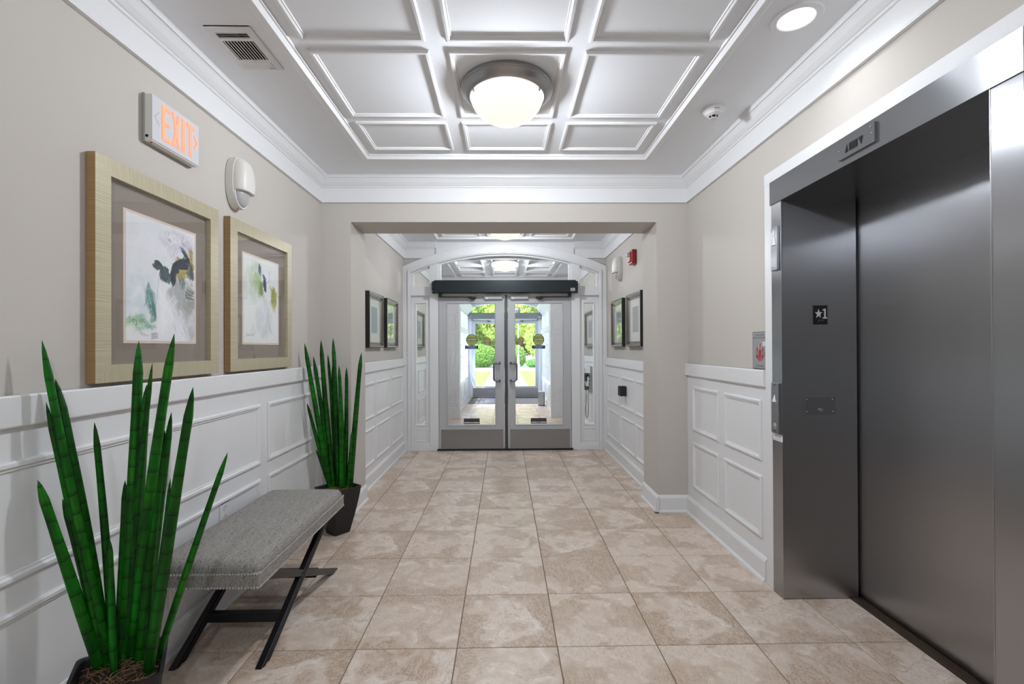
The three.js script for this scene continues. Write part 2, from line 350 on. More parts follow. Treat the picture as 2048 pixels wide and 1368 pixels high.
// lettering for decals
function decal(w, h, draw, extra) { return std({ name: 'printed_decal', map: canvasTexture(w, h, draw), roughness: 0.5, ...extra }); }
const cautionMat = decal(512, 512, (c) => {
  c.fillStyle = '#a8b04a'; c.fillRect(0, 0, 512, 512);
  c.strokeStyle = '#2c3628'; c.lineWidth = 22; c.beginPath(); c.arc(256, 256, 240, 0, 7); c.stroke();
  c.fillStyle = '#2b3a33'; c.fillRect(10, 190, 492, 118);
  c.fillStyle = '#eef0ea'; c.font = 'bold 98px sans-serif'; c.textAlign = 'center'; c.fillText('CAUTION', 256, 284, 440);
  c.fillStyle = '#2c3628'; c.font = 'bold 66px sans-serif'; c.fillText('AUTOMATIC', 256, 165, 370); c.fillText('DOOR', 256, 388);
});
const blueMat = decal(512, 128, (c) => {
  c.fillStyle = '#1d2c4e'; c.fillRect(0, 0, 512, 128);
  c.fillStyle = '#c9d2e4'; c.font = 'bold 44px sans-serif'; c.textAlign = 'center'; c.fillText('ACTIVATE SWITCH', 256, 58, 480); c.fillText('TO OPERATE', 256, 108, 480);
});
const plaqueMat = decal(512, 180, (c) => {
  c.fillStyle = '#4a4a48'; c.fillRect(0, 0, 512, 180);
  c.fillStyle = '#1b1b1b'; c.font = 'bold 82px sans-serif'; c.textAlign = 'center'; c.fillText('DATAWATCH', 256, 92, 480);
  c.fillStyle = '#d9d4d2'; c.fillRect(20, 118, 472, 36);
  c.fillStyle = '#1b1b1b'; c.font = 'bold 32px sans-serif'; c.fillText('SYSTEMS', 256, 148, 200);
});
const amberMat = decal(256, 320, (c) => {
  c.fillStyle = '#3a1d16'; c.fillRect(0, 0, 256, 320);
  c.fillStyle = '#8f7410'; c.beginPath(); c.arc(128, 128, 112, 0, 7); c.fill();
  c.fillStyle = '#5d480c'; c.fillRect(16, 84, 224, 74);
  c.fillStyle = '#c7a620'; c.font = 'bold 50px sans-serif'; c.textAlign = 'center'; c.fillText('CAUTION', 128, 138, 210);
  c.fillStyle = '#2c1c08'; c.font = 'bold 34px sans-serif'; c.fillText('AUTOMATIC', 128, 70, 160); c.fillText('DOOR', 128, 196, 150);
  c.fillStyle = '#cbb9c9'; c.fillRect(30, 268, 196, 20);
});
function discGeo(r, x, y, z) { return new THREE.CylinderGeometry(r, r, 0.0016, 40).rotateX(Math.PI / 2).rotateZ(Math.PI / 2).translate(x, y, z); }
function flat(w, h, x, y, z, t = 0.0016) { return new THREE.BoxGeometry(w, h, t).translate(x, y, z); }
let doors = 0;
function doorLeaf(x0, x1, g0, g1, zf, hinge, opt) {
  const d = struct('door_' + (++doors), opt.label, 'door');
  const s = hole(shape(rect(x0, x1, 0.02, opt.top)), rect(g0, g1, opt.gb, opt.gt));
  part('leaf_frame', slab(s, -0.045, 0, onFront(zf), 0.003), M.doorPaint, d);
  part('glazing_bead', frame(g0 - 0.014, g1 + 0.014, opt.gb - 0.014, opt.gt + 0.014, [[0, 0], [0, 0.005], [0.008, 0.008], [0.014, 0]], onFront(zf)), M.doorPaint, d);
  part('pane', box(g0 - 0.005, g1 + 0.005, opt.gb - 0.005, opt.gt + 0.005, zf - 0.025, zf - 0.022), M.glass, d);
  part('kick_plate', soft(x0 + 0.025, x1 - 0.02, 0.032, 0.278, zf, zf + 0.003, 0.001, 1), M.kick, d);
  if (opt.near) {
    const hx = hinge > 0 ? g1 + 0.062 : g0 - 0.062, tx = hinge > 0 ? g1 - 0.015 : g0 + 0.015;
    const D = [], corner = (cx, cy, cz, a, bq) => { for (let i = 0; i <= 6; i++) { const t = (i / 6) * Math.PI / 2; D.push([cx + a[0] * Math.cos(t) + bq[0] * Math.sin(t), cy + a[1] * Math.cos(t) + bq[1] * Math.sin(t), cz]); } }, sx = Math.sign(tx - hx), R = 0.028, zo = zf + 0.05;
    D.push([hx, 1.165, zf], [hx, 1.165, zf + 0.03], [hx + sx * 0.012, 1.165, zo]);
    corner(tx - sx * R, 1.165 - R, zo, [0, R], [sx * R, 0]);
    for (let y = 1.1; y > 0.98; y -= 0.02) D.push([tx, y, zo]);
    corner(tx - sx * R, 0.93 + R, zo, [sx * R, 0], [0, -R]);
    D.push([hx + sx * 0.012, 0.93, zo], [hx, 0.93, zf + 0.03], [hx, 0.93, zf]);
    part('pull_handle', [tube(D, 0.0155, 120, 12)], std({ name: 'satin_steel_pull', color: '#84868a', metalness: 0.9, roughness: 0.35 }), d, 'satin steel pull handle');
    const gx = (g0 + g1) / 2 + (hinge > 0 ? 0.003 : -0.003), zs = zf - 0.0205;
    part('caution_decal', discGeo(0.076, gx, 1.475, zs), cautionMat, d, 'round yellow-green caution decal');
    part('blue_decal', flat(0.178, 0.044, gx, 1.376, zs), blueMat, d, 'blue strip decal');
    part('security_plaque', flat(0.212, 0.074, gx - 0.003, 0.385, zs), plaqueMat, d, 'dark grey security plaque');
    const mx = hinge > 0 ? -0.148 : 0.198;
    part('magnetic_lock', soft(mx - 0.118, mx + 0.118, 2.016, 2.07, zf, zf + 0.035, 0.004), M.doorPaint, d);
    const bl = hinge > 0 ? mx - 0.085 : mx - 0.085;
    part('sensor_lens', soft(bl - 0.016, bl + 0.016, 2.014, 2.038, zf + 0.034, zf + 0.039, 0.002), M.plastic, d);
    for (const sx of [x0 + 0.045, x1 - 0.04]) for (const sy of [0.045, 0.265]) part('screw', discGeo(0.005, sx, sy, zf + 0.0035), M.darkSteel, d);
  } else {
    const ax = (g0 + g1) / 2 + (hinge > 0 ? -0.015 : -0.06), ay = 1.442, top = Array.from({ length: 19 }, (_, i) => [ax + 0.0825 * Math.cos((i / 18) * Math.PI), ay + 0.1235 + 0.0825 * Math.sin((i / 18) * Math.PI)]);
    const g = slab(shape([[ax - 0.0825, ay], [ax + 0.0825, ay], ...top]), 0, 0.0016, onFront(zf - 0.0213)), uv = g.attributes.uv, p = g.attributes.position;
    for (let i = 0; i < uv.count; i++) uv.setXY(i, (p.getX(i) - ax + 0.0825) / 0.165, (p.getY(i) - ay) / 0.206);
    part('amber_decal', g, amberMat, d, 'amber and brown arched decal');
  }
  return d;
}
const inDoor = { top: 2.068, gb: 0.341, gt: 1.958, near: true };
doorLeaf(-0.876, -0.003, -0.761, -0.129, -6.255, 1, { ...inDoor, label: 'pale grey glazed door leaf hinged on the framed-print wall side' });
doorLeaf(0.045, 0.889, 0.144, 0.774, -6.255, -1, { ...inDoor, label: 'pale grey glazed door leaf hinged on the telephone side' });
function operator(x0, x1, y0, y1, z, label, near, mat) {
  const o = thing('door_operator', label, 'door operator');
  part('housing', soft(x0 + 0.03, x1 - 0.03, y0, y1, z - 0.05, z + 0.11, 0.004), mat, o);
  for (const x of [x0, x1 - 0.034]) part('end_plate', soft(x, x + 0.034, y0 - 0.004, y1 - 0.012, z - 0.05, z + 0.105, 0.003), mat, o);
  if (near) for (const x of [x0 + 0.012, x1 - 0.012]) for (const k of [0.02, 0.075, 0.135]) part('screw', discGeo(0.004, x, y0 + k, z + 0.106), M.chrome, o);
  part('maker_label', flat(0.062, 0.042, x1 - 0.07, y0 + 0.036, z + 0.1105), M.greyPlastic, o);
  for (const s of [-1, 1]) {
    const px = s < 0 ? x0 + 0.105 : x1 - 0.105, ex = s < 0 ? -0.43 : 0.47;
    part('pivot', soft(px - 0.02, px + 0.02, y0 - 0.055, y0 + 0.002, z + 0.02, z + 0.07, 0.004), mat, o);
    part('arm', [soft(Math.min(px, ex), Math.max(px, ex), y0 - 0.06, y0 - 0.046, z + 0.038, z + 0.058, 0.003)], M.blackMatte, o);
    part('shoe', [soft(ex - 0.05, ex + 0.05, y0 - 0.068, y0 - 0.05, z + 0.0, z + 0.05, 0.004), soft(ex - 0.015, ex + 0.035, y0 - 0.085, y0 - 0.06, z, z + 0.045, 0.004)], M.blackMatte, o);
  }
  return o;
}
operator(-0.954, 0.971, 2.096, 2.258, -6.25, 'long black automatic door operator above the near glass doors', true, M.operator);

// ---------------------------------------------------------------- vestibule, porch bay and outer doors
const pier = struct('wall_vestibule_end', 'white panelled piers framing the bright porch bay', 'wall');
part('plaster', slab(doorway(-1.5, 1.52, CH + 0.02, -0.88, 0.9, 2.5), -0.25, 0, onFront(-9.15)), M.trim, pier);
for (const [a, b] of [[-1.32, -0.88], [0.9, 1.34]]) {
  for (const [v0, v1] of [[0.3, 0.5], [0.56, 1.65], [1.72, 2.05]]) part('panel_molding', frame(a + 0.06, b - 0.06, v0, v1, PANEL.map(([p, q]) => [p * 0.6, q * 0.6]), onFront(-9.15)), M.trim, pier);
  part('plinth', soft(a, b + (a < 0 ? 0.012 : 0), 0, 0.2, -9.16, -9.128, 0.004), M.trim, pier);
}
for (const [side, x, s] of [['left', -0.985, -1], ['right', 1.005, 1]]) {
  const w = struct('wall_porch_' + side, side === 'left' ? 'bright porch bay wall of small-paned windows without the steel bin' : 'bright porch bay wall of small-paned windows beside the steel bin', 'wall');
  const sh = shape(rect(-12.75, -9.38, 0, 2.62)), bays = [[-12.55, -11.62], [-11.48, -10.55], [-10.41, -9.5]], put = s < 0 ? onLeft : onRight;
  const holes = [];
  for (const [a, b] of bays) for (const v of [[0.6, 1.72], [1.86, 2.2]]) holes.push([a, b, v[0], v[1]]);
  const S = s < 0 ? shape(rect(9.38, 12.75, 0, 2.62)) : sh;
  for (const [a, b, v0, v1] of holes) hole(S, s < 0 ? rect(-b, -a, v0, v1) : rect(a, b, v0, v1));
  part('window_wall', slab(S, -0.1, 0, put(x)), M.trim, w);
  for (const [a, b, v0, v1] of holes) {
    const q = (z0, z1, y0, y1, t0, t1) => (s < 0 ? box(x - t1, x - t0, y0, y1, z0, z1) : box(x + t0, x + t1, y0, y1, z0, z1)), bars = [];
    const nz = 3, ny = v1 - v0 > 1 ? 4 : 1;
    for (let i = 1; i < nz; i++) { const z = a + ((b - a) * i) / nz; bars.push(q(z - 0.011, z + 0.011, v0, v1, 0.03, 0.055)); }
    for (let i = 1; i < ny; i++) { const y = v0 + ((v1 - v0) * i) / ny; bars.push(q(a, b, y - 0.011, y + 0.011, 0.032, 0.053)); }
    part('muntin', bars, M.trim, w);
    part('pane', q(a - 0.004, b + 0.004, v0 - 0.004, v1 + 0.004, 0.042, 0.044), M.glass, w);
  }
  for (const [a, b] of bays) part('panel_molding', s < 0 ? frame(-b, -a, 0.2, 0.52, PANEL, put(x)) : frame(a, b, 0.2, 0.52, PANEL, put(x)), M.trim, w);
  part('window_ledge', s < 0 ? soft(x, x + 0.03, 1.74, 1.83, -12.7, -9.42, 0.004) : soft(x - 0.03, x, 1.74, 1.83, -12.7, -9.42, 0.004), M.trim, w);
  part('baseboard', run(BASE, V(x, 0, -12.7), V(x, 0, -9.4), V(-s, 0, 0)), M.trim, w);
  part('cornice', run([[0, 2.26], [0.03, 2.26], [0.04, 2.3], [0.13, 2.42], [0.14, 2.46], [0, 2.46]], V(x, 0, -12.7), V(x, 0, -9.4), V(-s, 0, 0)), M.trim, w);
}
const outer = struct('trim_2', 'white arched frame of the outer entrance doors', 'door frame');
{
  const f = doorway(-1.2, 1.22, 2.75, -0.89, 0.925, 2.115);
  hole(f, [[-0.88, 2.2], [0.915, 2.2], ...arc(AR, 2.58, 0.915, -0.88)]);
  part('screen_frame', slab(f, -0.1, 0, onFront(-12.68), 0.003), M.trim, outer);
  part('pane', slab(shape([[-0.885, 2.195], [0.92, 2.195], ...arc(AR, 2.585, 0.92, -0.885)]), -0.05, -0.047, onFront(-12.68)), M.glass, outer);
  for (const x of [[-0.985, -0.895], [0.93, 1.005]]) part('mullion', soft(x[0], x[1], 0, 2.56, -12.69, -12.66, 0.004), M.trim, outer);
  part('threshold', soft(-0.9, 0.935, 0, 0.024, -12.76, -12.64, 0.004), M.dark, outer);
  part('center_post', soft(-0.005, 0.04, 0.02, 2.115, -12.73, -12.68, 0.004), M.darkSteel, outer);
}
const outDoor = { top: 2.11, gb: 0.325, gt: 2.022, near: false };
doorLeaf(-0.885, -0.008, -0.794, -0.11, -12.68, 1, { ...outDoor, label: 'outer glazed entrance door leaf clear of the steel bin' });
doorLeaf(0.043, 0.92, 0.145, 0.828, -12.68, -1, { ...outDoor, label: 'outer glazed entrance door leaf beside the steel bin' });
operator(-0.98, 1.006, 2.15, 2.305, -12.66, 'grey automatic door operator above the outer doors', false, std({ name: 'grey_operator_metal', color: '#6a7072', roughness: 0.45, metalness: 0.3 }));
single('door_mat', soft(-0.9, 0.94, 0, 0.012, -12.6, -11.4, 0.004), std({ name: 'grey_mat_pile', color: '#6f6f70', roughness: 1, bumpMap: orangePeel, bumpScale: 0.004 }), 'grey floor mat inside the outer entrance doors', 'mat');
{
  const b = thing('steel_bin', 'slim steel cylinder bin standing on the porch bay tiles', 'bin');
  part('body', lathe([[0, 0.004], [0.075, 0.004], [0.08, 0.01], [0.08, 0.3], [0.084, 0.305], [0.084, 0.325], [0.07, 0.33], [0, 0.33]], 32).translate(0.87, 0, -11.05), M.nickel, b);
  part('foot_ring', lathe([[0.06, 0], [0.086, 0], [0.086, 0.018], [0.06, 0.018]], 32).translate(0.87, 0, -11.05), M.blackMatte, b);
}
// ---------------------------------------------------------------- elevator entrance
{
  const e = thing('elevator_entrance', 'brushed stainless steel elevator doorway with recessed sliding door', 'elevator');
  const F = 1.505;
  // uv: u runs level on upright-brushed faces and upright on the header, so that the brushing keeps its direction
  const pane = (pts, turn) => {
    const g = new THREE.BufferGeometry(), p = [], uv = [], [A, B, C, D] = pts.map((q) => V(...q)), L = A.distanceTo(B), H = A.distanceTo(D);
    const t = turn ? [[0, 0], [0, L], [H, L], [H, 0]] : [[0, 0], [L, 0], [L, H], [0, H]];
    [0, 1, 2, 0, 2, 3].forEach((k) => { p.push(...[A, B, C, D][k].toArray()); uv.push(...t[k]); });
    g.setAttribute('position', new THREE.Float32BufferAttribute(p, 3)); g.setAttribute('uv', new THREE.Float32BufferAttribute(uv, 2)); g.computeVertexNormals();
    return g;
  };
  const block = (x0, x1, y0, y1, z0, z1, turn) => [
    pane([[x0, y0, z0], [x0, y0, z1], [x0, y1, z1], [x0, y1, z0]], turn), pane([[x1, y0, z1], [x1, y0, z0], [x1, y1, z0], [x1, y1, z1]], turn),
    pane([[x0, y0, z1], [x1, y0, z1], [x1, y1, z1], [x0, y1, z1]], turn), pane([[x1, y0, z0], [x0, y0, z0], [x0, y1, z0], [x1, y1, z0]], turn),
    pane([[x0, y1, z1], [x1, y1, z1], [x1, y1, z0], [x0, y1, z0]], turn), pane([[x0, y0, z0], [x1, y0, z0], [x1, y0, z1], [x0, y0, z1]], turn)];
  part('jamb', block(F, 1.915, 0.004, 2.165, -2.607, -2.513), M.steelV, e);
  part('jamb', block(F, 1.915, 0.004, 2.165, -1.42, -1.326), M.steelV, e);
  part('jamb_edge', [soft(F - 0.0015, F + 0.004, 0.004, 2.163, -2.5155, -2.5115, 0.001, 1)], M.nickel, e);
  part('jamb_edge', [soft(F - 0.0015, F + 0.004, 0.004, 2.163, -1.4215, -1.4175, 0.001, 1)], M.nickel, e);
  part('header', block(F - 0.006, 1.96, 2.163, 2.292, -2.612, -1.321, true), M.steelH, e);
  part('sliding_door', block(1.928, 1.96, 0.012, 2.2, -2.55, -1.9), M.steelV, e);
  part('sliding_door', block(1.922, 1.955, 0.012, 2.2, -1.9, -1.38), M.steelV, e);
  part('sill', [box(1.872, 1.965, -0.03, 0.004, -2.55, -1.38), ...[0.012, 0.03, 0.048].map((k) => box(1.872 + k, 1.878 + k, 0.004, 0.007, -2.51, -1.422))], std({ name: 'bronze_sill', color: '#5b4d42', metalness: 0.6, roughness: 0.5 }), e);
  const back = part('shaft_lining', [box(1.97, 2.05, -0.05, 2.4, -2.7, -1.2), box(1.685, 1.97, 2.297, 2.4, -2.7, -1.2), box(1.685, 1.97, -0.1, 2.4, -2.7, -2.618), box(1.685, 1.97, -0.1, 2.4, -1.315, -1.2)], std({ name: 'bare_block', color: '#a3a19d', roughness: 0.95 }), e);
  back.userData.label = 'bare block shaft wall';
  const t = struct('trim_3', 'white painted casing around the elevator doorway', 'trim');
  part('casing', [soft(1.512, 1.535, 0, 2.362, -2.69, -2.607, 0.003), soft(1.512, 1.535, 0, 2.362, -1.326, -1.243, 0.003)], M.trim, t);
  part('casing_head', soft(1.511, 1.535, 2.292, 2.362, -2.69, -1.243, 0.003), M.trim, t);

  const q = thing('floor_indicator', 'steel floor indicator plate with two arrow windows on elevator header', 'indicator');
  part('plate', block(1.488, 1.4988, 2.192, 2.272, -2.056, -1.85, true), M.steelH, q);
  const tri = (pts) => slab(shape(pts), 0, 0.0015, onRight(1.4882));
  part('up_arrow', tri([[-2.012, 2.212], [-1.993, 2.212], [-2.0, 2.245]]), M.dark, q);
  part('display', tri([[-1.987, 2.212], [-1.94, 2.212], [-1.94, 2.245], [-1.987, 2.245]]), M.dark, q);
  part('down_arrow', tri([[-1.934, 2.245], [-1.91, 2.245], [-1.918, 2.212]]), M.dark, q);
  for (const [z, y] of [[-2.047, 2.232], [-1.862, 2.232], [-1.868, 2.26]]) part('screw', new THREE.SphereGeometry(0.004, 12, 8).translate(1.4875, y, z), M.chrome, q);

  const l = thing('hall_lantern', 'steel hall lantern plate with white arrow wedge high on elevator jamb', 'elevator lantern');
  part('plate', soft(1.49, 1.5035, 1.79, 2.03, -2.588, -2.53, 0.002), M.steelV, l);
  const wedge = (yb, yt, hw, d) => { const g = new THREE.CylinderGeometry(0.001, hw, yt - yb, 4, 1); return g.rotateY(Math.PI / 4).scale(d / hw, 1, 1).translate(1.492, (yb + yt) / 2, -2.559); };
  part('arrow_lens', wedge(1.928, 2.004, 0.026, 0.011), M.plastic, l, 'white arrow lens');
  part('arrow_lens', wedge(1.985, 2.022, 0.012, 0.01), M.plastic, l);
  part('screw', new THREE.SphereGeometry(0.004, 12, 8).translate(1.4915, 1.806, -2.559), M.chrome, l);

  const c = thing('call_station', 'narrow steel call button plate on elevator jamb above a sticker', 'call panel');
  part('plate', soft(1.488, 1.5049, 0.893, 1.17, -2.59, -2.522, 0.002), M.steelV, c);
  part('call_button', wedge(0, 0.042, 0.019, 0.012).translate(-0.003, 1.065, 0.002), M.plastic, c, 'white arrow shaped call button');
  part('key_switch', [new THREE.CylinderGeometry(0.013, 0.013, 0.006, 20).rotateZ(Math.PI / 2).translate(1.486, 0.932, -2.557), new THREE.CylinderGeometry(0.007, 0.008, 0.012, 16).rotateZ(Math.PI / 2).translate(1.484, 0.932, -2.557), new THREE.TorusGeometry(0.015, 0.003, 8, 20).rotateY(Math.PI / 2).translate(1.487, 0.932, -2.557)], M.chrome, c);
  for (const y of [1.158, 0.905]) part('screw', new THREE.SphereGeometry(0.0035, 10, 6).translate(1.4875, y, -2.557), M.dark, c);

  const stick = std({ name: 'white_printed_sticker', roughness: 0.5, map: canvasTexture(256, 110, (x) => { x.fillStyle = '#e6e6e4'; x.fillRect(0, 0, 256, 110); x.fillStyle = '#222'; x.textAlign = 'center'; x.font = 'bold 30px sans-serif'; x.fillText('INDICATION', 128, 38, 230); x.font = '22px sans-serif'; x.fillText('UPON ARRIVAL', 128, 66, 190); x.fillText('NOTICE ON LEFT', 128, 94, 220); }) });
  single('elevator_sticker', new THREE.BoxGeometry(0.09, 0.036, 0.0012).rotateY(-Math.PI / 2).translate(1.5042, 0.867, -2.555), stick, 'small white printed sticker below the elevator call plate', 'sticker');

  const signMat = std({ name: 'black_floor_plate', roughness: 0.45, color: '#08080a' });
  const fs = thing('floor_number_sign', 'black plate with white star and 1 inside elevator jamb', 'sign');
  part('plate', soft(1.675, 1.754, 1.488, 1.592, -2.514, -2.509, 0.002), signMat, fs);
  const st = []; for (let i = 0; i < 10; i++) { const a = Math.PI / 2 + (i * Math.PI) / 5, r = i % 2 ? 0.0085 : 0.0215; st.push([1.704 + Math.cos(a) * r, 1.546 + Math.sin(a) * r * 1.25]); }
  part('star', slab(shape(st), 0, 0.0015, onFront(-2.509)), M.plastic, fs);
  part('numeral', slab(shape([[1.726, 1.52], [1.75, 1.52], [1.75, 1.527], [1.743, 1.527], [1.743, 1.574], [1.735, 1.574], [1.726, 1.569], [1.726, 1.563], [1.734, 1.566], [1.734, 1.527], [1.726, 1.527]]), 0, 0.0015, onFront(-2.509)), M.plastic, fs);
  part('braille_dot', [[1.705, 1.511], [1.71, 1.513], [1.705, 1.506], [1.719, 1.509], [1.724, 1.513], [1.728, 1.509]].map(([x, y]) => new THREE.SphereGeometry(0.0013, 6, 4).translate(x, y, -2.5088)), M.plastic, fs);

  const kp = thing('key_plate', 'faint steel key switch plate inside elevator jamb below the floor sign', 'key plate');
  part('plate', new RoundedBoxGeometry(0.17, 0.1, 0.003, 1, 0.0012).translate(1.71, 1.047, -2.5105), M.kick, kp);
  part('lock', [new THREE.CylinderGeometry(0.009, 0.01, 0.012, 18).rotateX(Math.PI / 2).translate(1.71, 1.026, -2.506)], M.chrome, kp);
  part('lamp', discGeo(0.005, 1.711, 1.078, -2.51), M.dark, kp);
  for (const [x, y] of [[1.636, 1.082], [1.776, 1.082], [1.636, 1.016], [1.778, 1.016]]) part('screw', new THREE.SphereGeometry(0.0038, 10, 6).translate(x, y, -2.5085), M.chrome, kp);
}
// ---------------------------------------------------------------- fire notice
{
  const m = std({ name: 'grey_metal_notice', roughness: 0.4, metalness: 0.2, map: canvasTexture(384, 520, (c, w, h) => {
    c.fillStyle = '#9a9b9a'; c.fillRect(0, 0, w, h);
    c.strokeStyle = '#2b2b2b'; c.lineWidth = 5; c.strokeRect(3, 3, w - 6, h - 6);
    c.fillStyle = '#26262a'; c.textAlign = 'center'; c.font = 'bold 30px serif'; c.fillText('In Case of Fire', w / 2, 56); c.font = 'bold 27px serif'; c.fillText('Elevators Are Out Of Service', w / 2, 94, 350);
    const flame = (x, top, bot, hw, bend) => { c.beginPath(); c.moveTo(x + bend, top); c.bezierCurveTo(x - hw * 0.2, top + 60, x - hw * 1.3, (top + bot) / 2, x - hw * 0.6, (top + bot) / 2 + 60); c.quadraticCurveTo(x - hw * 0.2, bot - 40, 192, 440); c.quadraticCurveTo(x + hw * 1.2, bot - 60, x + hw, (top + bot) / 2); c.quadraticCurveTo(x + hw * 0.6, top + 80, x + bend, top); c.fill(); };
    c.fillStyle = '#a51f28'; flame(192, 130, 420, 44, 14); flame(118, 196, 400, 44, 6); flame(266, 196, 400, 44, -4);
    c.strokeStyle = '#e6dcd8'; c.lineWidth = 5; for (const k of [-1, 1]) { c.beginPath(); c.moveTo(192 + 14, 134); c.bezierCurveTo(192 + k * 60, 240, 192 + k * 30, 300, 192 + k * 30, 340); c.quadraticCurveTo(192 + k * 24, 400, 192, 440); c.stroke(); }
    c.fillStyle = '#8f9a94'; for (const [x, y] of [[192, 226], [118, 300], [266, 300]]) { c.beginPath(); c.ellipse(x, y, 26, 34, 0, 0, 7); c.fill(); }
    c.fillStyle = '#26262a'; for (const [x, y] of [[192, 226], [118, 300], [266, 300]]) { c.beginPath(); c.arc(x, y - 12, 7, 0, 7); c.fill(); c.fillRect(x - 5, y - 4, 10, 24); }
    c.fillStyle = '#26262a'; c.font = 'bold 30px serif'; c.fillText('Use Exit Stairs', w / 2, 490);
    c.fillStyle = '#f0efee'; c.fillRect(262, 142, 118, 26); c.fillRect(262, 176, 118, 26);
    c.fillStyle = '#444'; c.font = '18px sans-serif'; c.fillText('Elevator', 318, 162); c.fillText('Elevator', 318, 196);
  }) });
  single('fire_notice', new THREE.BoxGeometry(0.162, 0.222, 0.003).rotateY(-Math.PI / 2).translate(1.5275, 1.3475, -2.771), m, 'grey metal fire notice with red flame emblem beside elevator casing', 'sign');
}
// ---------------------------------------------------------------- framed art
const strawLines = dataTexture(1024, 64, (u, v) => { const n = noise(u * 340, 0.5, 340, 2, 3) * 0.65 + noise(u * 120, v * 2, 120, 2, 8) * 0.35, k = 26 * (n - 0.5) * 2; return [183 + k, 175 + k, 147 + k]; }, true, 5.5, 6);
const champagne = std({ name: 'ribbed_champagne_leaf', map: strawLines, roughness: 0.45, metalness: 0.15 });
const frameEdge = std({ name: 'tan_frame_edge', map: strawLines, color: '#dcbb98', roughness: 0.55 });
const matBoard = std({ name: 'taupe_mat_board', color: '#857b70', roughness: 0.9 });
const deckle = std({ name: 'blush_paper_edge', color: '#d9c6b8', roughness: 0.9 });
function blot(c, x, y, rx, ry, color, n, a) {
  c.fillStyle = color;
  for (let i = 0; i < n; i++) { c.globalAlpha = a * rr(0.3, 1); const t = rr(0, 6.28), k = Math.sqrt(rnd()); c.beginPath(); c.ellipse(x + Math.cos(t) * rx * k, y + Math.sin(t) * ry * k, rr(0.08, 0.3) * rx, rr(0.12, 0.42) * ry, rr(-0.8, 0.8), 0, 7); c.fill(); }
  c.globalAlpha = 1;
}
function stroke(c, pts, color, w, a = 1) { c.globalAlpha = a; c.strokeStyle = color; c.lineWidth = w; c.lineCap = 'round'; c.beginPath(); c.moveTo(...pts[0]); for (let i = 1; i < pts.length - 1; i++) c.quadraticCurveTo(pts[i][0], pts[i][1], (pts[i][0] + pts[i + 1][0]) / 2, (pts[i][1] + pts[i + 1][1]) / 2); c.lineTo(...pts[pts.length - 1]); c.stroke(); c.globalAlpha = 1; }
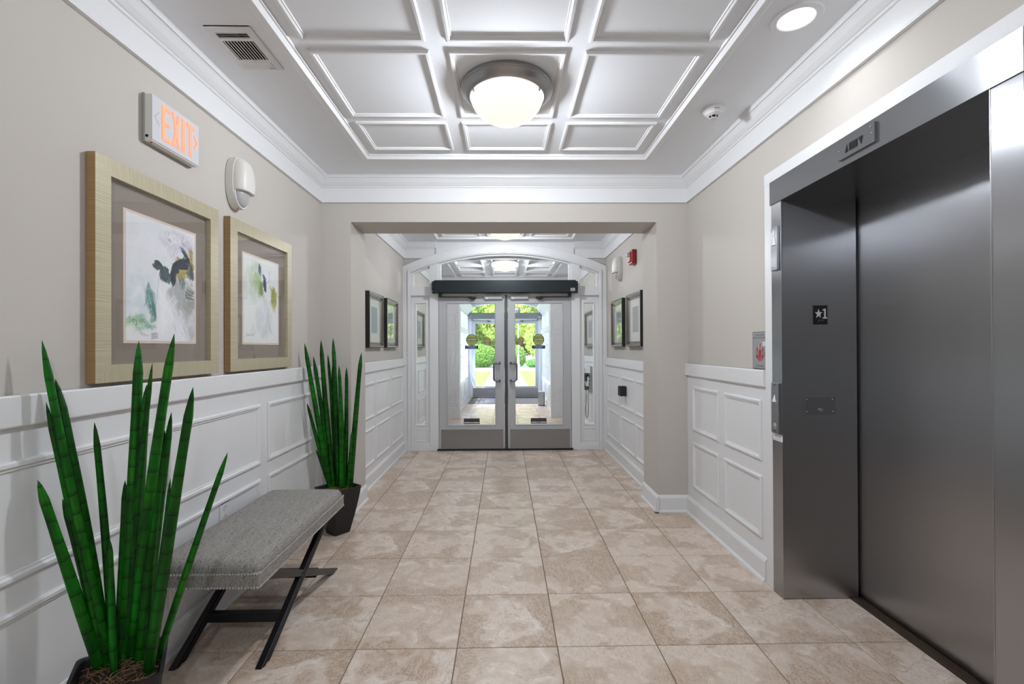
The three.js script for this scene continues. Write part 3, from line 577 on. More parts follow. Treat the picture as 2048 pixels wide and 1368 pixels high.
// a loaded brush: many fine parallel hairs with uneven paint, dragged along a bent path
function brush(c, pts, color, width, hairs, alpha) {
  for (let i = 0; i < hairs; i++) {
    const o = rr(-0.5, 0.5) * width, q = rr(-0.18, 0.18) * width, cut = rr(0.65, 1), n = Math.max(2, Math.ceil(pts.length * cut));
    stroke(c, pts.slice(0, n).map(([x, y], k) => [x + o * 0.75 + rr(-1.5, 1.5), y + o * 0.65 + q * k / pts.length + rr(-1.5, 1.5)]), color, rr(0.8, 4.5), alpha * rr(0.25, 1));
  }
}
const artOne = canvasTexture(600, 760, (c, w, h) => {
  c.fillStyle = '#e2e3e5'; c.fillRect(0, 0, w, h);
  blot(c, 160, 200, 200, 220, '#d8dade', 110, 0.3); blot(c, 110, 480, 130, 130, '#c6d5dc', 90, 0.22); blot(c, 430, 110, 150, 90, '#c2bdcb', 100, 0.24);
  for (let i = 0; i < 26; i++) brush(c, [[rr(380, 560), rr(330, 420)], [rr(330, 580), rr(420, 520)], [rr(320, 590), rr(480, 700)]], ['#9fa2a1', '#b9bbba', '#8b8f8f', '#c8c9c8'][i % 4], 60, 14, 0.3);
  blot(c, 500, 430, 100, 110, '#a2a5a3', 150, 0.2); blot(c, 545, 620, 70, 150, '#abaeac', 120, 0.22);
  for (let i = 0; i < 9; i++) brush(c, [[rr(180, 215), rr(440, 470)], [rr(195, 225), rr(520, 540)], [rr(200, 235), rr(590, 640)]], ['#5f867f', '#4d786d', '#7fa39b'][i % 3], 34, 12, 0.5);
  blot(c, 90, 650, 100, 46, '#8cba9b', 110, 0.24); blot(c, 60, 660, 60, 44, '#b3cc94', 50, 0.22); blot(c, 190, 650, 46, 40, '#6fa08a', 50, 0.28);
  for (let i = 0; i < 12; i++) brush(c, [[rr(380, 460), rr(230, 300)], [rr(440, 520), rr(220, 290)], [rr(500, 596), rr(200, 300)]], ['#a08a3e', '#b7a257', '#8b7634', '#c6b878'][i % 4], 60, 12, 0.55);
  for (let i = 0; i < 6; i++) brush(c, [[rr(545, 575), rr(110, 140)], [rr(550, 590), rr(180, 200)], [rr(555, 596), rr(230, 260)]], ['#97803a', '#b09b50'][i % 2], 40, 12, 0.55);
  blot(c, 458, 310, 54, 30, '#a8934a', 120, 0.45); blot(c, 440, 215, 30, 26, '#a08a3e', 70, 0.45); blot(c, 566, 230, 26, 30, '#9a8440', 70, 0.5); blot(c, 548, 288, 34, 34, '#5d6a70', 90, 0.45); blot(c, 476, 364, 30, 34, '#5a6c66', 80, 0.4);
  blot(c, 450, 460, 120, 74, '#a9acaa', 200, 0.24); blot(c, 540, 500, 56, 70, '#9b9e9b', 120, 0.22);
  blot(c, 250, 282, 40, 22, '#2f4347', 110, 0.6); blot(c, 312, 326, 44, 44, '#3c5257', 150, 0.55); blot(c, 345, 345, 30, 34, '#4f656a', 80, 0.45); blot(c, 390, 335, 22, 48, '#2c3541', 120, 0.6); blot(c, 410, 275, 30, 28, '#262e39', 110, 0.65); blot(c, 470, 242, 62, 22, '#262d38', 160, 0.7); blot(c, 522, 206, 26, 34, '#2a3140', 120, 0.65); blot(c, 544, 430, 36, 34, '#33404a', 90, 0.5);
  blot(c, 172, 480, 24, 70, '#66908a', 110, 0.4); blot(c, 200, 560, 20, 44, '#4f7d74', 70, 0.42);
  // the dark arch: from the blunt mark in the middle up across to the corner
  for (let i = 0; i < 7; i++) brush(c, [[232 + rr(-6, 6), 262 + rr(-8, 8)], [262, 252], [292, 275], [306, 322 + rr(-10, 14)]], ['#34484b', '#41565a', '#2b3d41'][i % 3], 34, 14, 0.75);
  for (let i = 0; i < 8; i++) brush(c, [[rr(300, 330), rr(280, 300)], [rr(300, 350), 320], [rr(290, 350), rr(345, 372)]], ['#3f5458', '#55696c', '#2f4347'][i % 3], 44, 12, 0.6);
  for (let i = 0; i < 12; i++) brush(c, [[rr(368, 392), rr(340, 372)], [rr(380, 400), 292], [rr(395, 430), 246], [rr(450, 480), rr(206, 226)], [rr(500, 530), rr(180, 214)]], ['#262e39', '#2f3844', '#1f2731', '#3c4654'][i % 4], 38, 16, 0.75);
  for (let i = 0; i < 8; i++) brush(c, [[rr(470, 490), rr(120, 150)], [rr(490, 520), rr(130, 170)], [rr(500, 540), rr(170, 200)]], ['#2a313f', '#39414f'][i % 2], 46, 14, 0.65);
  for (let i = 0; i < 8; i++) brush(c, [[rr(545, 570), rr(210, 240)], [rr(550, 590), rr(250, 280)], [rr(540, 590), rr(290, 330)]], ['#404a4d', '#59645f', '#2e383c'][i % 3], 40, 12, 0.55);
  for (let i = 0; i < 9; i++) brush(c, [[rr(440, 480), rr(310, 330)], [rr(450, 500), 350], [rr(440, 510), rr(370, 400)]], ['#55665f', '#6d7d72', '#43544f', '#d8d8d4'][i % 4], 36, 10, 0.5);
  for (let i = 0; i < 30; i++) { const y = 366 + i * 5; stroke(c, [[rr(500, 530), y], [rr(545, 565), y + rr(4, 12)], [598, y + rr(8, 26)]], ['#ecebe7', '#28333d', '#e4e4e0', '#7f8684', '#8f8240'][i % 5], rr(2, 6), 0.85); }
  for (let i = 0; i < 26; i++) brush(c, [[rr(260, 420), rr(430, 520)], [rr(250, 400), rr(520, 620)], [rr(250, 480), rr(620, 750)]], ['#ebebee', '#e2e2e8', '#f0f0f2'][i % 3], 60, 12, 0.5);
  for (let i = 0; i < 8; i++) brush(c, [[rr(360, 520), rr(560, 640)], [rr(380, 520), 680], [rr(380, 560), 752]], ['#ecebf0', '#dadae2'][i % 2], 60, 12, 0.5);
  blot(c, 385, 75, 60, 34, '#e7e7ea', 50, 0.4); blot(c, 440, 165, 34, 26, '#e6e4e8', 50, 0.5); blot(c, 545, 110, 26, 18, '#a99fb8', 30, 0.4);
  for (const [x, y] of [[345, 88], [478, 88], [560, 120]]) stroke(c, [[x + 4, y - 44], [x - 16, y], [x + 14, y + 14], [x + 18, y - 12], [x - 12, y + 6], [x + 30, y + 12]], '#33333b', 2, 0.85);
  stroke(c, [[262, 330], [252, 420], [240, 500], [228, 560], [222, 592], [234, 600], [228, 578]], '#3a4247', 1.6, 0.7);
  for (let i = 0; i < 9; i++) brush(c, [[rr(6, 60), rr(660, 690)], [rr(10, 70), 710], [rr(10, 80), 752]], ['#e9eaec', '#dfe0e2'][i % 2], 40, 10, 0.6);
  for (let i = 0; i < 14; i++) stroke(c, [[rr(80, 120), rr(690, 720)], [rr(100, 160), rr(700, 740)], [rr(120, 190), rr(720, 756)]], ['#9aa09d', '#e9e9ea', '#7d8482'][i % 3], rr(1, 2.5), 0.6);
  for (let i = 0; i < 5; i++) stroke(c, [[196, 716 + i * 8], [228, 708 + i * 8], [250, 712 + i * 8]], '#42484e', 3, 0.75);
  // a quick handwritten signature
  const S = (p) => stroke(c, p, '#2a3331', 2.2, 0.95);
  S([[34, 618], [22, 616], [24, 630], [38, 636], [36, 650], [20, 648]]); S([[48, 640], [60, 634], [54, 626], [46, 640], [60, 650]]); S([[66, 630], [68, 646], [82, 632], [80, 668], [70, 664]]); S([[98, 628], [100, 646], [112, 644], [116, 628]]); S([[122, 650], [126, 626], [142, 624], [136, 638], [126, 640], [152, 652]]);
});
const artTwo = canvasTexture(600, 760, (c, w, h) => {
  c.fillStyle = '#e1e4e2'; c.fillRect(0, 0, w, h);
  blot(c, 130, 260, 150, 150, '#cbd3c6', 130, 0.22); blot(c, 210, 170, 110, 120, '#b9c7aa', 110, 0.22); blot(c, 330, 560, 140, 150, '#c9cdd0', 150, 0.2);
  for (let i = 0; i < 12; i++) brush(c, [[rr(200, 300), rr(140, 200)], [rr(220, 310), 240], [rr(240, 330), rr(300, 370)]], ['#7d9a50', '#96b06c', '#66853e', '#bccaa2'][i % 4], 60, 10, 0.45);
  for (let i = 0; i < 14; i++) brush(c, [[rr(440, 520), rr(220, 260)], [rr(460, 570), 320], [rr(450, 570), rr(380, 470)]], ['#97993f', '#b3b464', '#7f8238', '#c8cb94'][i % 4], 60, 10, 0.5);
  blot(c, 264, 96, 22, 36, '#3b6078', 100, 0.5); blot(c, 352, 214, 26, 60, '#3f4f66', 130, 0.5); blot(c, 290, 270, 34, 60, '#71904a', 110, 0.36); blot(c, 520, 330, 50, 90, '#9a9c48', 150, 0.36); blot(c, 220, 200, 60, 70, '#a9be8e', 100, 0.28); blot(c, 375, 430, 60, 80, '#dfe0ea', 130, 0.4);
  for (let i = 0; i < 6; i++) brush(c, [[262 + rr(-6, 6), 50], [258, 90], [270, 140]], ['#32546c', '#456a80'][i % 2], 34, 12, 0.65);
  for (let i = 0; i < 8; i++) brush(c, [[rr(320, 350), 140], [rr(335, 365), 200], [rr(345, 375), 280]], ['#39495f', '#4c5c72', '#2d3b50'][i % 3], 34, 12, 0.65);
  for (let i = 0; i < 6; i++) brush(c, [[rr(395, 410), 100], [rr(390, 410), 220], [rr(380, 405), 330]], ['#efeff0', '#e4e4e8'][i % 2], 24, 10, 0.75);
  for (let i = 0; i < 24; i++) brush(c, [[rr(300, 450), rr(300, 380)], [rr(290, 460), rr(420, 480)], [rr(260, 500), rr(520, 740)]], ['#dfe0e8', '#e9e9ec', '#cdd0d6', '#bcc2c2'][i % 4], 60, 12, 0.42);
  for (let i = 0; i < 50; i++) { const x = rr(250, 560), y = rr(380, 560); stroke(c, [[x, y], [x + rr(-10, 10), y + 60], [x + rr(-10, 10), y + rr(90, 190)]], ['#c6c9cb', '#e9e9ea', '#aeb4b0'][i % 3], rr(1, 4), 0.4); }
  for (let i = 0; i < 5; i++) stroke(c, [[432 + rr(-4, 4), 86], [424, 140], [438, 170], [410 + rr(-6, 6), 196]], ['#5a5644', '#8a8366'][i % 2], rr(2, 5), 0.6);
  stroke(c, [[150, 600], [165, 612], [158, 626], [140, 616]], '#333', 2.5, 0.8);
  blot(c, 150, 660, 50, 30, '#b3c6b8', 40, 0.25);
  const S = (p) => stroke(c, p, '#2a3030', 2.4, 0.95);
  S([[58, 680], [44, 682], [56, 692], [42, 704], [62, 702]]); S([[70, 694], [82, 688], [74, 682], [70, 698], [84, 702]]); S([[92, 684], [94, 700], [106, 686], [112, 700]]); S([[124, 684], [126, 700]]); S([[140, 702], [144, 682], [160, 684], [148, 694], [170, 704]]);
});
function goldPicture(z0, art, label) {
  const o = thing('framed_picture', label, 'picture', undefined);
  const u0 = -z0, u1 = u0 + 0.725, v0 = 1.246, v1 = 2.085, w = 0.066, m = onLeft(-1.508), d = 0.037;
  const corners = [[u0, v0], [u1, v0], [u1, v1], [u0, v1]], inn = [[u0 + w, v0 + w], [u1 - w, v0 + w], [u1 - w, v1 - w], [u0 + w, v1 - w]];
  const quads = (list) => {
    const p = [], t = [];
    for (const [q, uv] of list) for (const k of [0, 1, 2, 0, 2, 3]) { p.push(...q[k]); t.push(...uv[k]); }
    const g = new THREE.BufferGeometry(); g.setAttribute('position', new THREE.Float32BufferAttribute(p, 3)); g.setAttribute('uv', new THREE.Float32BufferAttribute(t, 2)); g.applyMatrix4(m); g.computeVertexNormals();
    return g;
  };
  for (let i = 0; i < 4; i++) {
    const j = (i + 1) % 4, A = corners[i], B = corners[j], C = inn[j], D = inn[i], L = Math.hypot(B[0] - A[0], B[1] - A[1]), s = rr(0, 3);
    const rail = part('frame_rail', quads([
      [[[...A, d - 0.002], [...B, d - 0.002], [...C, d], [...D, d]], [[s, 0], [s + L, 0], [s + L - w, w], [s + w, w]]],
      [[[...D, d], [...C, d], [...C, 0.012], [...D, 0.012]], [[s + w, 0], [s + L - w, 0], [s + L - w, 0.03], [s + w, 0.03]]]]), champagne, o);
    part('frame_edge', quads([[[[...A, 0.002], [...B, 0.002], [...B, d - 0.002], [...A, d - 0.002]], [[s, 0], [s + L, 0], [s + L, 0.04], [s, 0.04]]]]), frameEdge, rail);
  }
  const wood = part('backing_board', box(0, 1, 0, 1, 0, 1).scale(0.69, 0.8, 0.008).translate(u0 + 0.0175, v0 + 0.02, 0).applyMatrix4(m), M.blackMatte, o);
  wood.name = 'backing_board';
  part('mat_board', box(u0 + w - 0.004, u1 - w + 0.004, v0 + w - 0.004, v1 - w + 0.004, 0.008, 0.0115).applyMatrix4(m), matBoard, o, 'taupe mat');
  const a0 = u0 + 0.15, a1 = u0 + 0.582, b0 = 1.394, b1 = 1.928;
  part('print_paper', box(a0, a1, b0, b1, 0.0115, 0.0135).applyMatrix4(m), deckle, o);
  const pg = new THREE.PlaneGeometry(a1 - a0 - 0.022, b1 - b0 - 0.022).translate((a0 + a1) / 2, (b0 + b1) / 2, 0.0142).applyMatrix4(m);
  part('abstract_print', pg, std({ name: 'abstract_painting_print', map: art, roughness: 0.8 }), o, 'abstract painting');
  part('glass', new THREE.PlaneGeometry(0.725 - 2 * w + 0.004, 0.839 - 2 * w + 0.004).translate((u0 + u1) / 2, (v0 + v1) / 2, 0.026).applyMatrix4(m), M.glass, o);
}
goldPicture(-1.706, artOne, 'champagne framed abstract with dark navy and ochre strokes under the exit sign');
goldPicture(-2.536, artTwo, 'champagne framed abstract with pale green strokes under the emergency light');
const printTex = (k) => canvasTexture(256, 256, (c) => {
  c.fillStyle = ['#c9cdbf', '#cfcfca', '#d2d3cf', '#c6c5c1'][k]; c.fillRect(0, 0, 256, 256);
  c.fillStyle = ['#7b9390', '#8f9a97', '#9a9996', '#8b8a88'][k]; c.fillRect(66, 50, 124, 150);
  for (let i = 0; i < 160; i++) { c.globalAlpha = 0.5; c.fillStyle = i % 2 ? '#d6dcd6' : '#4d5f60'; c.fillRect(70 + (i % 8) * 15 + rr(0, 5), 54 + Math.floor(i / 8) * 7.2, rr(3, 9), rr(2, 6)); }
});
const silver = std({ name: 'silver_leaf_frame', color: '#8f8a83', metalness: 1, roughness: 0.2 });
function squarePicture(side, za, zb, k, label, group) {
  const o = thing('square_framed_print', label, 'picture', group), L = side === 'left', m = L ? onLeft(-1.348) : onRight(1.368), u0 = L ? -zb : za, u1 = L ? -za : zb, v0 = 1.375, v1 = 1.93;
  part('outer_edge', frame(u0, u1, v0, v1, [[0, 0], [0, 0.036], [0.008, 0.038]], m), M.black, o);
  part('silver_face', frame(u0 + 0.008, u1 - 0.008, v0 + 0.008, v1 - 0.008, [[0, 0.038], [0.006, 0.039], [0.014, 0.034], [0.022, 0.026], [0.03, 0.022]], m), silver, o);
  part('inner_step', frame(u0 + 0.038, u1 - 0.038, v0 + 0.038, v1 - 0.038, [[0, 0.022], [0, 0.02], [0.007, 0.026], [0.014, 0.022], [0.018, 0.01]], m), silver, o);
  part('print', new THREE.PlaneGeometry(u1 - u0 - 0.1, v1 - v0 - 0.1).translate((u0 + u1) / 2, (v0 + v1) / 2, 0.009).applyMatrix4(m), std({ name: 'grid_print', map: printTex(k), roughness: 0.8 }), o);
  part('glass', new THREE.PlaneGeometry(u1 - u0 - 0.105, v1 - v0 - 0.105).translate((u0 + u1) / 2, (v0 + v1) / 2, 0.014).applyMatrix4(m), M.glass, o);
  part('back_panel', box(u0 + 0.01, u1 - 0.01, v0 + 0.01, v1 - 0.01, 0, 0.008).applyMatrix4(m), M.blackMatte, o);
}
squarePicture('left', -5.11, -4.555, 0, 'silver-faced black square frame with blue-green print beside the cased opening', undefined);
squarePicture('left', -5.79, -5.235, 1, 'black square frame with glare-whitened glass beside the entrance screen, opposite the alarms', undefined);
squarePicture('right', -5.105, -4.55, 2, 'black square frame with grey print below the red fire strobe', undefined);
squarePicture('right', -5.825, -5.27, 3, 'black square frame with glare-whitened glass below the corridor emergency light', undefined);
squarePicture('left', -7.7, -7.05, 0, 'black square frame with green print seen through the sidelight without telephone', undefined);
squarePicture('right', -7.75, -7.05, 2, 'square frame with green print above the wall telephone', undefined);
// ---------------------------------------------------------------- exit sign and wall fittings
{
  const o = thing('exit_sign', 'white box exit sign with glowing orange EXIT letters', 'exit sign');
  const m = onLeft(-1.465), body = std({ name: 'pale_exit_face', color: '#cfd0d4', roughness: 0.45 });
  part('housing', soft(-1.51, -1.469, 2.24, 2.44, -2.262, -1.972, 0.004), M.offWhite, o);
  part('housing_band', [soft(-1.508, -1.498, 2.236, 2.444, -2.264, -1.97, 0.003)], M.greyPlastic, o);
  part('face_plate', soft(-1.47, -1.465, 2.246, 2.437, -2.266, -1.968, 0.002), body, o);
  const glow = std({ name: 'glowing_exit_letters', color: '#ffb28c', emissive: '#ff5c38', emissiveIntensity: 0.7, roughness: 0.5 });
  const L = (n, pts) => part(n, slab(shape(pts), 0, 0.0025, m), glow, o, 'glowing orange letter');
  const t = 2.418, b = 2.268;
  L('letter_e', [[2.022, b], [2.073, b], [2.073, b + 0.018], [2.041, b + 0.018], [2.041, 2.336], [2.068, 2.336], [2.068, 2.354], [2.041, 2.354], [2.041, t - 0.018], [2.073, t - 0.018], [2.073, t], [2.022, t]]);
  L('letter_x', [[2.083, b], [2.101, b], [2.1095, 2.315], [2.118, b], [2.136, b], [2.119, 2.343], [2.136, t], [2.118, t], [2.1095, 2.37], [2.101, t], [2.083, t], [2.1, 2.343]]);
  L('letter_i', [[2.146, b], [2.166, b], [2.166, t], [2.146, t]]);
  L('letter_t', [[2.194, b], [2.213, b], [2.213, t - 0.019], [2.229, t - 0.019], [2.229, t], [2.178, t], [2.178, t - 0.019], [2.194, t - 0.019]]);
  part('arrow', slab(shape([[2.225, 2.377], [2.235, 2.377], [2.258, 2.348], [2.235, 2.318], [2.225, 2.318], [2.245, 2.348]]), 0, 0.0025, m), glow, o);
  part('arrow_knockout', slab(shape([[2.008, 2.377], [2.01, 2.377], [1.983, 2.348], [2.01, 2.318], [2.008, 2.318], [1.98, 2.348]]), 0, 0.0006, m), M.greyPlastic, o);
  part('test_button', new THREE.CylinderGeometry(0.006, 0.006, 0.004, 14).rotateX(Math.PI / 2).translate(-1.49, 2.262, -1.972), M.dark, o);
  part('pilot_lamp', new THREE.SphereGeometry(0.004, 10, 8).translate(-1.482, 2.239, -1.985), M.red, o);
}
function emergencyLight(m, cu, cv, label) {
  const o = thing('emergency_light', label, 'emergency light');
  const sup = (k, n = 44) => Array.from({ length: n }, (_, i) => { const a = (i / n) * Math.PI * 2, c = Math.cos(a), s = Math.sin(a), up = s > 0; return [cu + Math.sign(c) * Math.abs(c) ** (up ? 0.75 : 0.95) * 0.079 * k, cv + Math.sign(s) * Math.abs(s) ** 0.9 * 0.142 * k]; });
  part('back_housing', slab(shape(sup(1)), 0, 0.045, m, 0.004), M.offWhite, o);
  // domed cover over the upper two thirds
  const rings = 9, pos = [], idx = [], N = 40, cut = cv - 0.05;
  for (let r = 0; r <= rings; r++) { const t = r / rings, k = 0.97 * Math.cos((t * Math.PI) / 2) ** 0.55 + 1e-3; for (const [u, v] of sup(k, N)) pos.push(u, Math.max(v, cut), 0.044 + 0.058 * Math.sin((t * Math.PI) / 2)); }
  for (let r = 0; r < rings; r++) for (let i = 0; i < N; i++) { const j = (i + 1) % N, a = r * N + i, b = r * N + j; idx.push(a, b, b + N, a, b + N, a + N); }
  const g = new THREE.BufferGeometry(); g.setAttribute('position', new THREE.Float32BufferAttribute(pos, 3)); g.setIndex(idx); g.computeVertexNormals();
  part('cover', g.applyMatrix4(m), M.offWhite, o);
  part('cover_slot', box(cu + 0.02, cu + 0.05, cv + 0.075, cv + 0.079, 0.07, 0.088).applyMatrix4(m), M.dark, o);
  const lens = new THREE.SphereGeometry(1, 24, 16).scale(0.06, 0.082, 0.036).translate(cu, cut, 0.046).applyMatrix4(m);
  part('lens', lens, phys({ name: 'prismatic_lens', color: '#cfd0cf', transmission: 0.4, thickness: 0, roughness: 0.35 }), o, 'clear ribbed lens');
  part('lens_rim', new THREE.TorusGeometry(0.066, 0.004, 8, 30, Math.PI).rotateZ(Math.PI).scale(1, 1.28, 1).translate(cu, cut, 0.047).applyMatrix4(m), M.plastic, o);
  part('pilot_lamp', new THREE.SphereGeometry(0.006, 10, 8).translate(cu - 0.01, cv - 0.139, 0.03).applyMatrix4(m), std({ name: 'pink_pilot_lens', color: '#c98f8c', roughness: 0.4 }), o);
}
emergencyLight(onLeft(-1.51), 2.628, 2.288, 'oval white emergency light above the second champagne frame');
emergencyLight(onRight(1.37), -5.46, 2.29, 'oval white emergency light beside the red fire strobe');
{
  const o = thing('fire_strobe', 'red fire alarm horn strobe high on corridor wall', 'fire alarm');
  part('body', [soft(1.32, 1.37, 2.235, 2.385, -4.94, -4.81, 0.012, 3), soft(1.305, 1.33, 2.26, 2.36, -4.925, -4.825, 0.008, 3)], M.red, o);
  part('strobe_lens', soft(1.275, 1.31, 2.315, 2.355, -4.905, -4.85, 0.012, 3), phys({ name: 'clear_strobe_lens', color: '#e9f2f2', transmission: 0.5, thickness: 0, roughness: 0.15 }), o, 'clear strobe lens');
  part('speaker_grille', [0, 1, 2, 3].map((k) => soft(1.302, 1.307, 2.268 + k * 0.011, 2.273 + k * 0.011, -4.91, -4.84, 0.001, 1)), M.plastic, o);
}
{
  const o = thing('door_keypad', 'small black keypad box on corridor wainscot below framed prints', 'keypad');
  part('box_body', soft(1.29, 1.36, 0.82, 0.93, -5.3, -5.2, 0.004), M.blackMatte, o);
  part('key_face', soft(1.286, 1.33, 0.824, 0.926, -5.306, -5.298, 0.002), M.chrome, o);
  const u = thing('door_keypad', 'small black box on vestibule wainscot beside the telephone', 'keypad');
  part('box_body', soft(1.29, 1.36, 0.81, 0.92, -7.8, -7.7, 0.004), M.blackMatte, u);
  part('key_face', soft(1.286, 1.33, 0.814, 0.916, -7.806, -7.798, 0.002), M.chrome, u);
}
{
  const o = thing('wall_telephone', 'steel panel telephone with black handset and looped cord', 'telephone');
  part('panel', soft(1.325, 1.36, 0.66, 1.07, -7.5, -7.24, 0.004), M.nickel, o);
  part('handset', [tube([[1.285, 0.72, -7.42], [1.262, 0.76, -7.42], [1.25, 0.83, -7.42], [1.262, 0.9, -7.42], [1.285, 0.94, -7.42]], 0.02, 30, 10), soft(1.265, 1.325, 0.69, 0.75, -7.45, -7.39, 0.012, 3), soft(1.265, 1.325, 0.9, 0.96, -7.45, -7.39, 0.012, 3)], M.black, o, 'black handset');
  part('cord', tube([[1.29, 0.7, -7.42], [1.295, 0.6, -7.42], [1.3, 0.5, -7.45], [1.31, 0.35, -7.56], [1.31, 0.25, -7.5], [1.31, 0.28, -7.36], [1.31, 0.45, -7.33], [1.315, 0.6, -7.38], [1.33, 0.68, -7.4]], 0.006, 60, 8), M.darkSteel, o);
  part('keypad', [0, 1, 2, 3].map((k) => soft(1.318, 1.327, 0.78 + k * 0.05, 0.81 + k * 0.05, -7.34, -7.28, 0.003)), M.black, o);
}
{
  const o = thing('power_outlet', 'white wall outlet low on the wainscot behind the bench', 'outlet'), m = onLeft(-1.498);
  part('cover_plate', soft(-1.5, -1.494, 0.44, 0.56, -2.565, -2.478, 0.002), M.trim, o);
  for (const y of [0.475, 0.525]) { const s = part('socket', new THREE.CylinderGeometry(0.017, 0.017, 0.003, 20).rotateZ(Math.PI / 2).translate(-1.493, y, -2.5215), M.plastic, o); part('slot', [-0.006, 0.006].map((k) => box(-1.4918, -1.4908, y - 0.002, y + 0.007, -2.5222 + k, -2.5208 + k)), M.dark, s); }
}
// ---------------------------------------------------------------- upholstered bench
{
  const o = thing('upholstered_bench', 'grey woven bench with nailhead trim on black crossed legs', 'bench');
  const weave = dataTexture(512, 512, (u, v) => {
    const a = noise(u * 30, v * 128, 30, 128, 4), b = noise(u * 96, v * 256, 96, 256, 9), c = noise(u * 10, v * 60, 10, 60, 14), dk = a > 0.76 ? (a - 0.76) * 260 : 0;
    const k = 146 + (b - 0.5) * 62 + (c - 0.5) * 16 - dk * 1.3;
    return [k, k * 0.975, k * 0.94].map((x) => Math.max(0, Math.min(255, x)));
  }, true, 3.8, 3.8);
  const fab = std({ name: 'grey_slub_weave', map: weave, roughness: 0.75, bumpMap: weave, bumpScale: 0.0006 });
  const X1 = -1.0, X2 = -1.452, ZA = -1.91, ZB = -2.912;
  // cushion: a box rounded along its edges, crowned in the middle
  const cushion = (x0, x1, y0, y1, z0, z1, r, crown) => {
    let g = new THREE.BoxGeometry(x1 - x0, y1 - y0, z1 - z0, 48, 8, 96), p0 = g.deleteAttribute('uv').deleteAttribute('normal');
    g = mergeVertices(g); const p = g.attributes.position, hx = (x1 - x0) / 2, hy = (y1 - y0) / 2, hz = (z1 - z0) / 2, q = V(0, 0, 0);
    for (let i = 0; i < p.count; i++) {
      q.fromBufferAttribute(p, i);
      const c = V(THREE.MathUtils.clamp(q.x, -hx + r, hx - r), THREE.MathUtils.clamp(q.y, -hy - 1, hy - r), THREE.MathUtils.clamp(q.z, -hz + r, hz - r)), d = q.clone().sub(c);
      const over = d.length(); if (over > 1e-6) { d.setLength(Math.min(r, over)); q.copy(c).add(d); }
      if (q.y > 0) q.y += crown * (1 - (q.x / hx) ** 2) * (1 - (q.z / hz) ** 4);
      p.setXYZ(i, q.x, q.y, q.z);
    }
    g.computeVertexNormals();
    const n = g.attributes.normal, uv = new THREE.BufferAttribute(new Float32Array(p.count * 2), 2); g.setAttribute('uv', uv);
    for (let i = 0; i < p.count; i++) { const ax = Math.abs(n.getX(i)), ay = Math.abs(n.getY(i)), az = Math.abs(n.getZ(i)); if (az > ax && az > ay) uv.setXY(i, p.getY(i), p.getX(i)); else uv.setXY(i, p.getZ(i), p.getX(i) > 0 ? p.getX(i) - p.getY(i) : p.getX(i) + p.getY(i)); }
    return g.translate((x0 + x1) / 2, (y0 + y1) / 2, (z0 + z1) / 2);
  };
  part('seat_cushion', cushion(X2, X1, 0.435, 0.507, ZB, ZA, 0.04, 0.012), fab, o, 'padded grey woven seat');
  part('seat_band', cushion(X2 - 0.002, X1 + 0.002, 0.4, 0.462, ZB - 0.002, ZA + 0.002, 0.006, 0), fab, o);
  const nails = [], nail = (x, y, z, sx, sz) => nails.push(new THREE.SphereGeometry(0.0054, 8, 6).scale(sx ? 0.55 : 1, 1, sz ? 0.55 : 1).translate(x, y, z));
  for (const y of [0.4585, 0.404]) {
    for (let z = ZA - 0.004; z > ZB; z -= 0.0122) { nail(X1 + 0.003, y, z, 1); nail(X2 - 0.003, y, z, 1); }
    for (let x = X1 - 0.004; x > X2; x -= 0.0122) { nail(x, y, ZA + 0.003, 0, 1); nail(x, y, ZB - 0.003, 0, 1); }
  }
  const nm = part('nailhead_trim', nails, M.chrome, o, 'silver nailheads'); nm.userData.kind = 'stuff';
  const lac = std({ name: 'black_lacquered_wood', color: '#1a1a1d', roughness: 0.33 });
  const leg = (x0, x1, za, zb) => {
    // leaning board from the floor at za to the seat at zb, with a raised moulded strip on its outer face
    const s = shape([[za - 0.042, 0], [za + 0.042, 0], [zb + 0.042, 0.4], [zb - 0.042, 0.4]]), k = shape([[za - 0.026, 0.001], [za - 0.006, 0.001], [zb - 0.006, 0.399], [zb - 0.026, 0.399]]), k2 = shape([[za + 0.012, 0.001], [za + 0.03, 0.001], [zb + 0.03, 0.399], [zb + 0.012, 0.399]]);
    const m = basis(V(0, 0, 1), V(0, 1, 0), V(x1, 0, 0)), w = x1 - x0;
    return [slab(s, 0, w, m, 0.003), slab(k, -0.004, 0.002, m), slab(k2, -0.004, 0.002, m)];
  };
  part('leg', leg(-1.073, -1.043, -2.06, -2.82), lac, o); part('leg', leg(-1.078, -1.046, -2.9, -2.02), lac, o);
  part('leg', leg(-1.44, -1.41, -2.06, -2.82), lac, o); part('leg', leg(-1.445, -1.413, -2.9, -2.02), lac, o);
  part('stretcher', soft(-1.415, -1.07, 0.075, 0.115, -2.275, -2.235, 0.003), lac, o);
  part('stretcher', soft(-1.415, -1.07, 0.075, 0.115, -2.7, -2.66, 0.003), lac, o);
  part('seat_frame', box(X2 + 0.03, X1 - 0.03, 0.385, 0.402, ZB + 0.03, ZA - 0.03), lac, o);
}
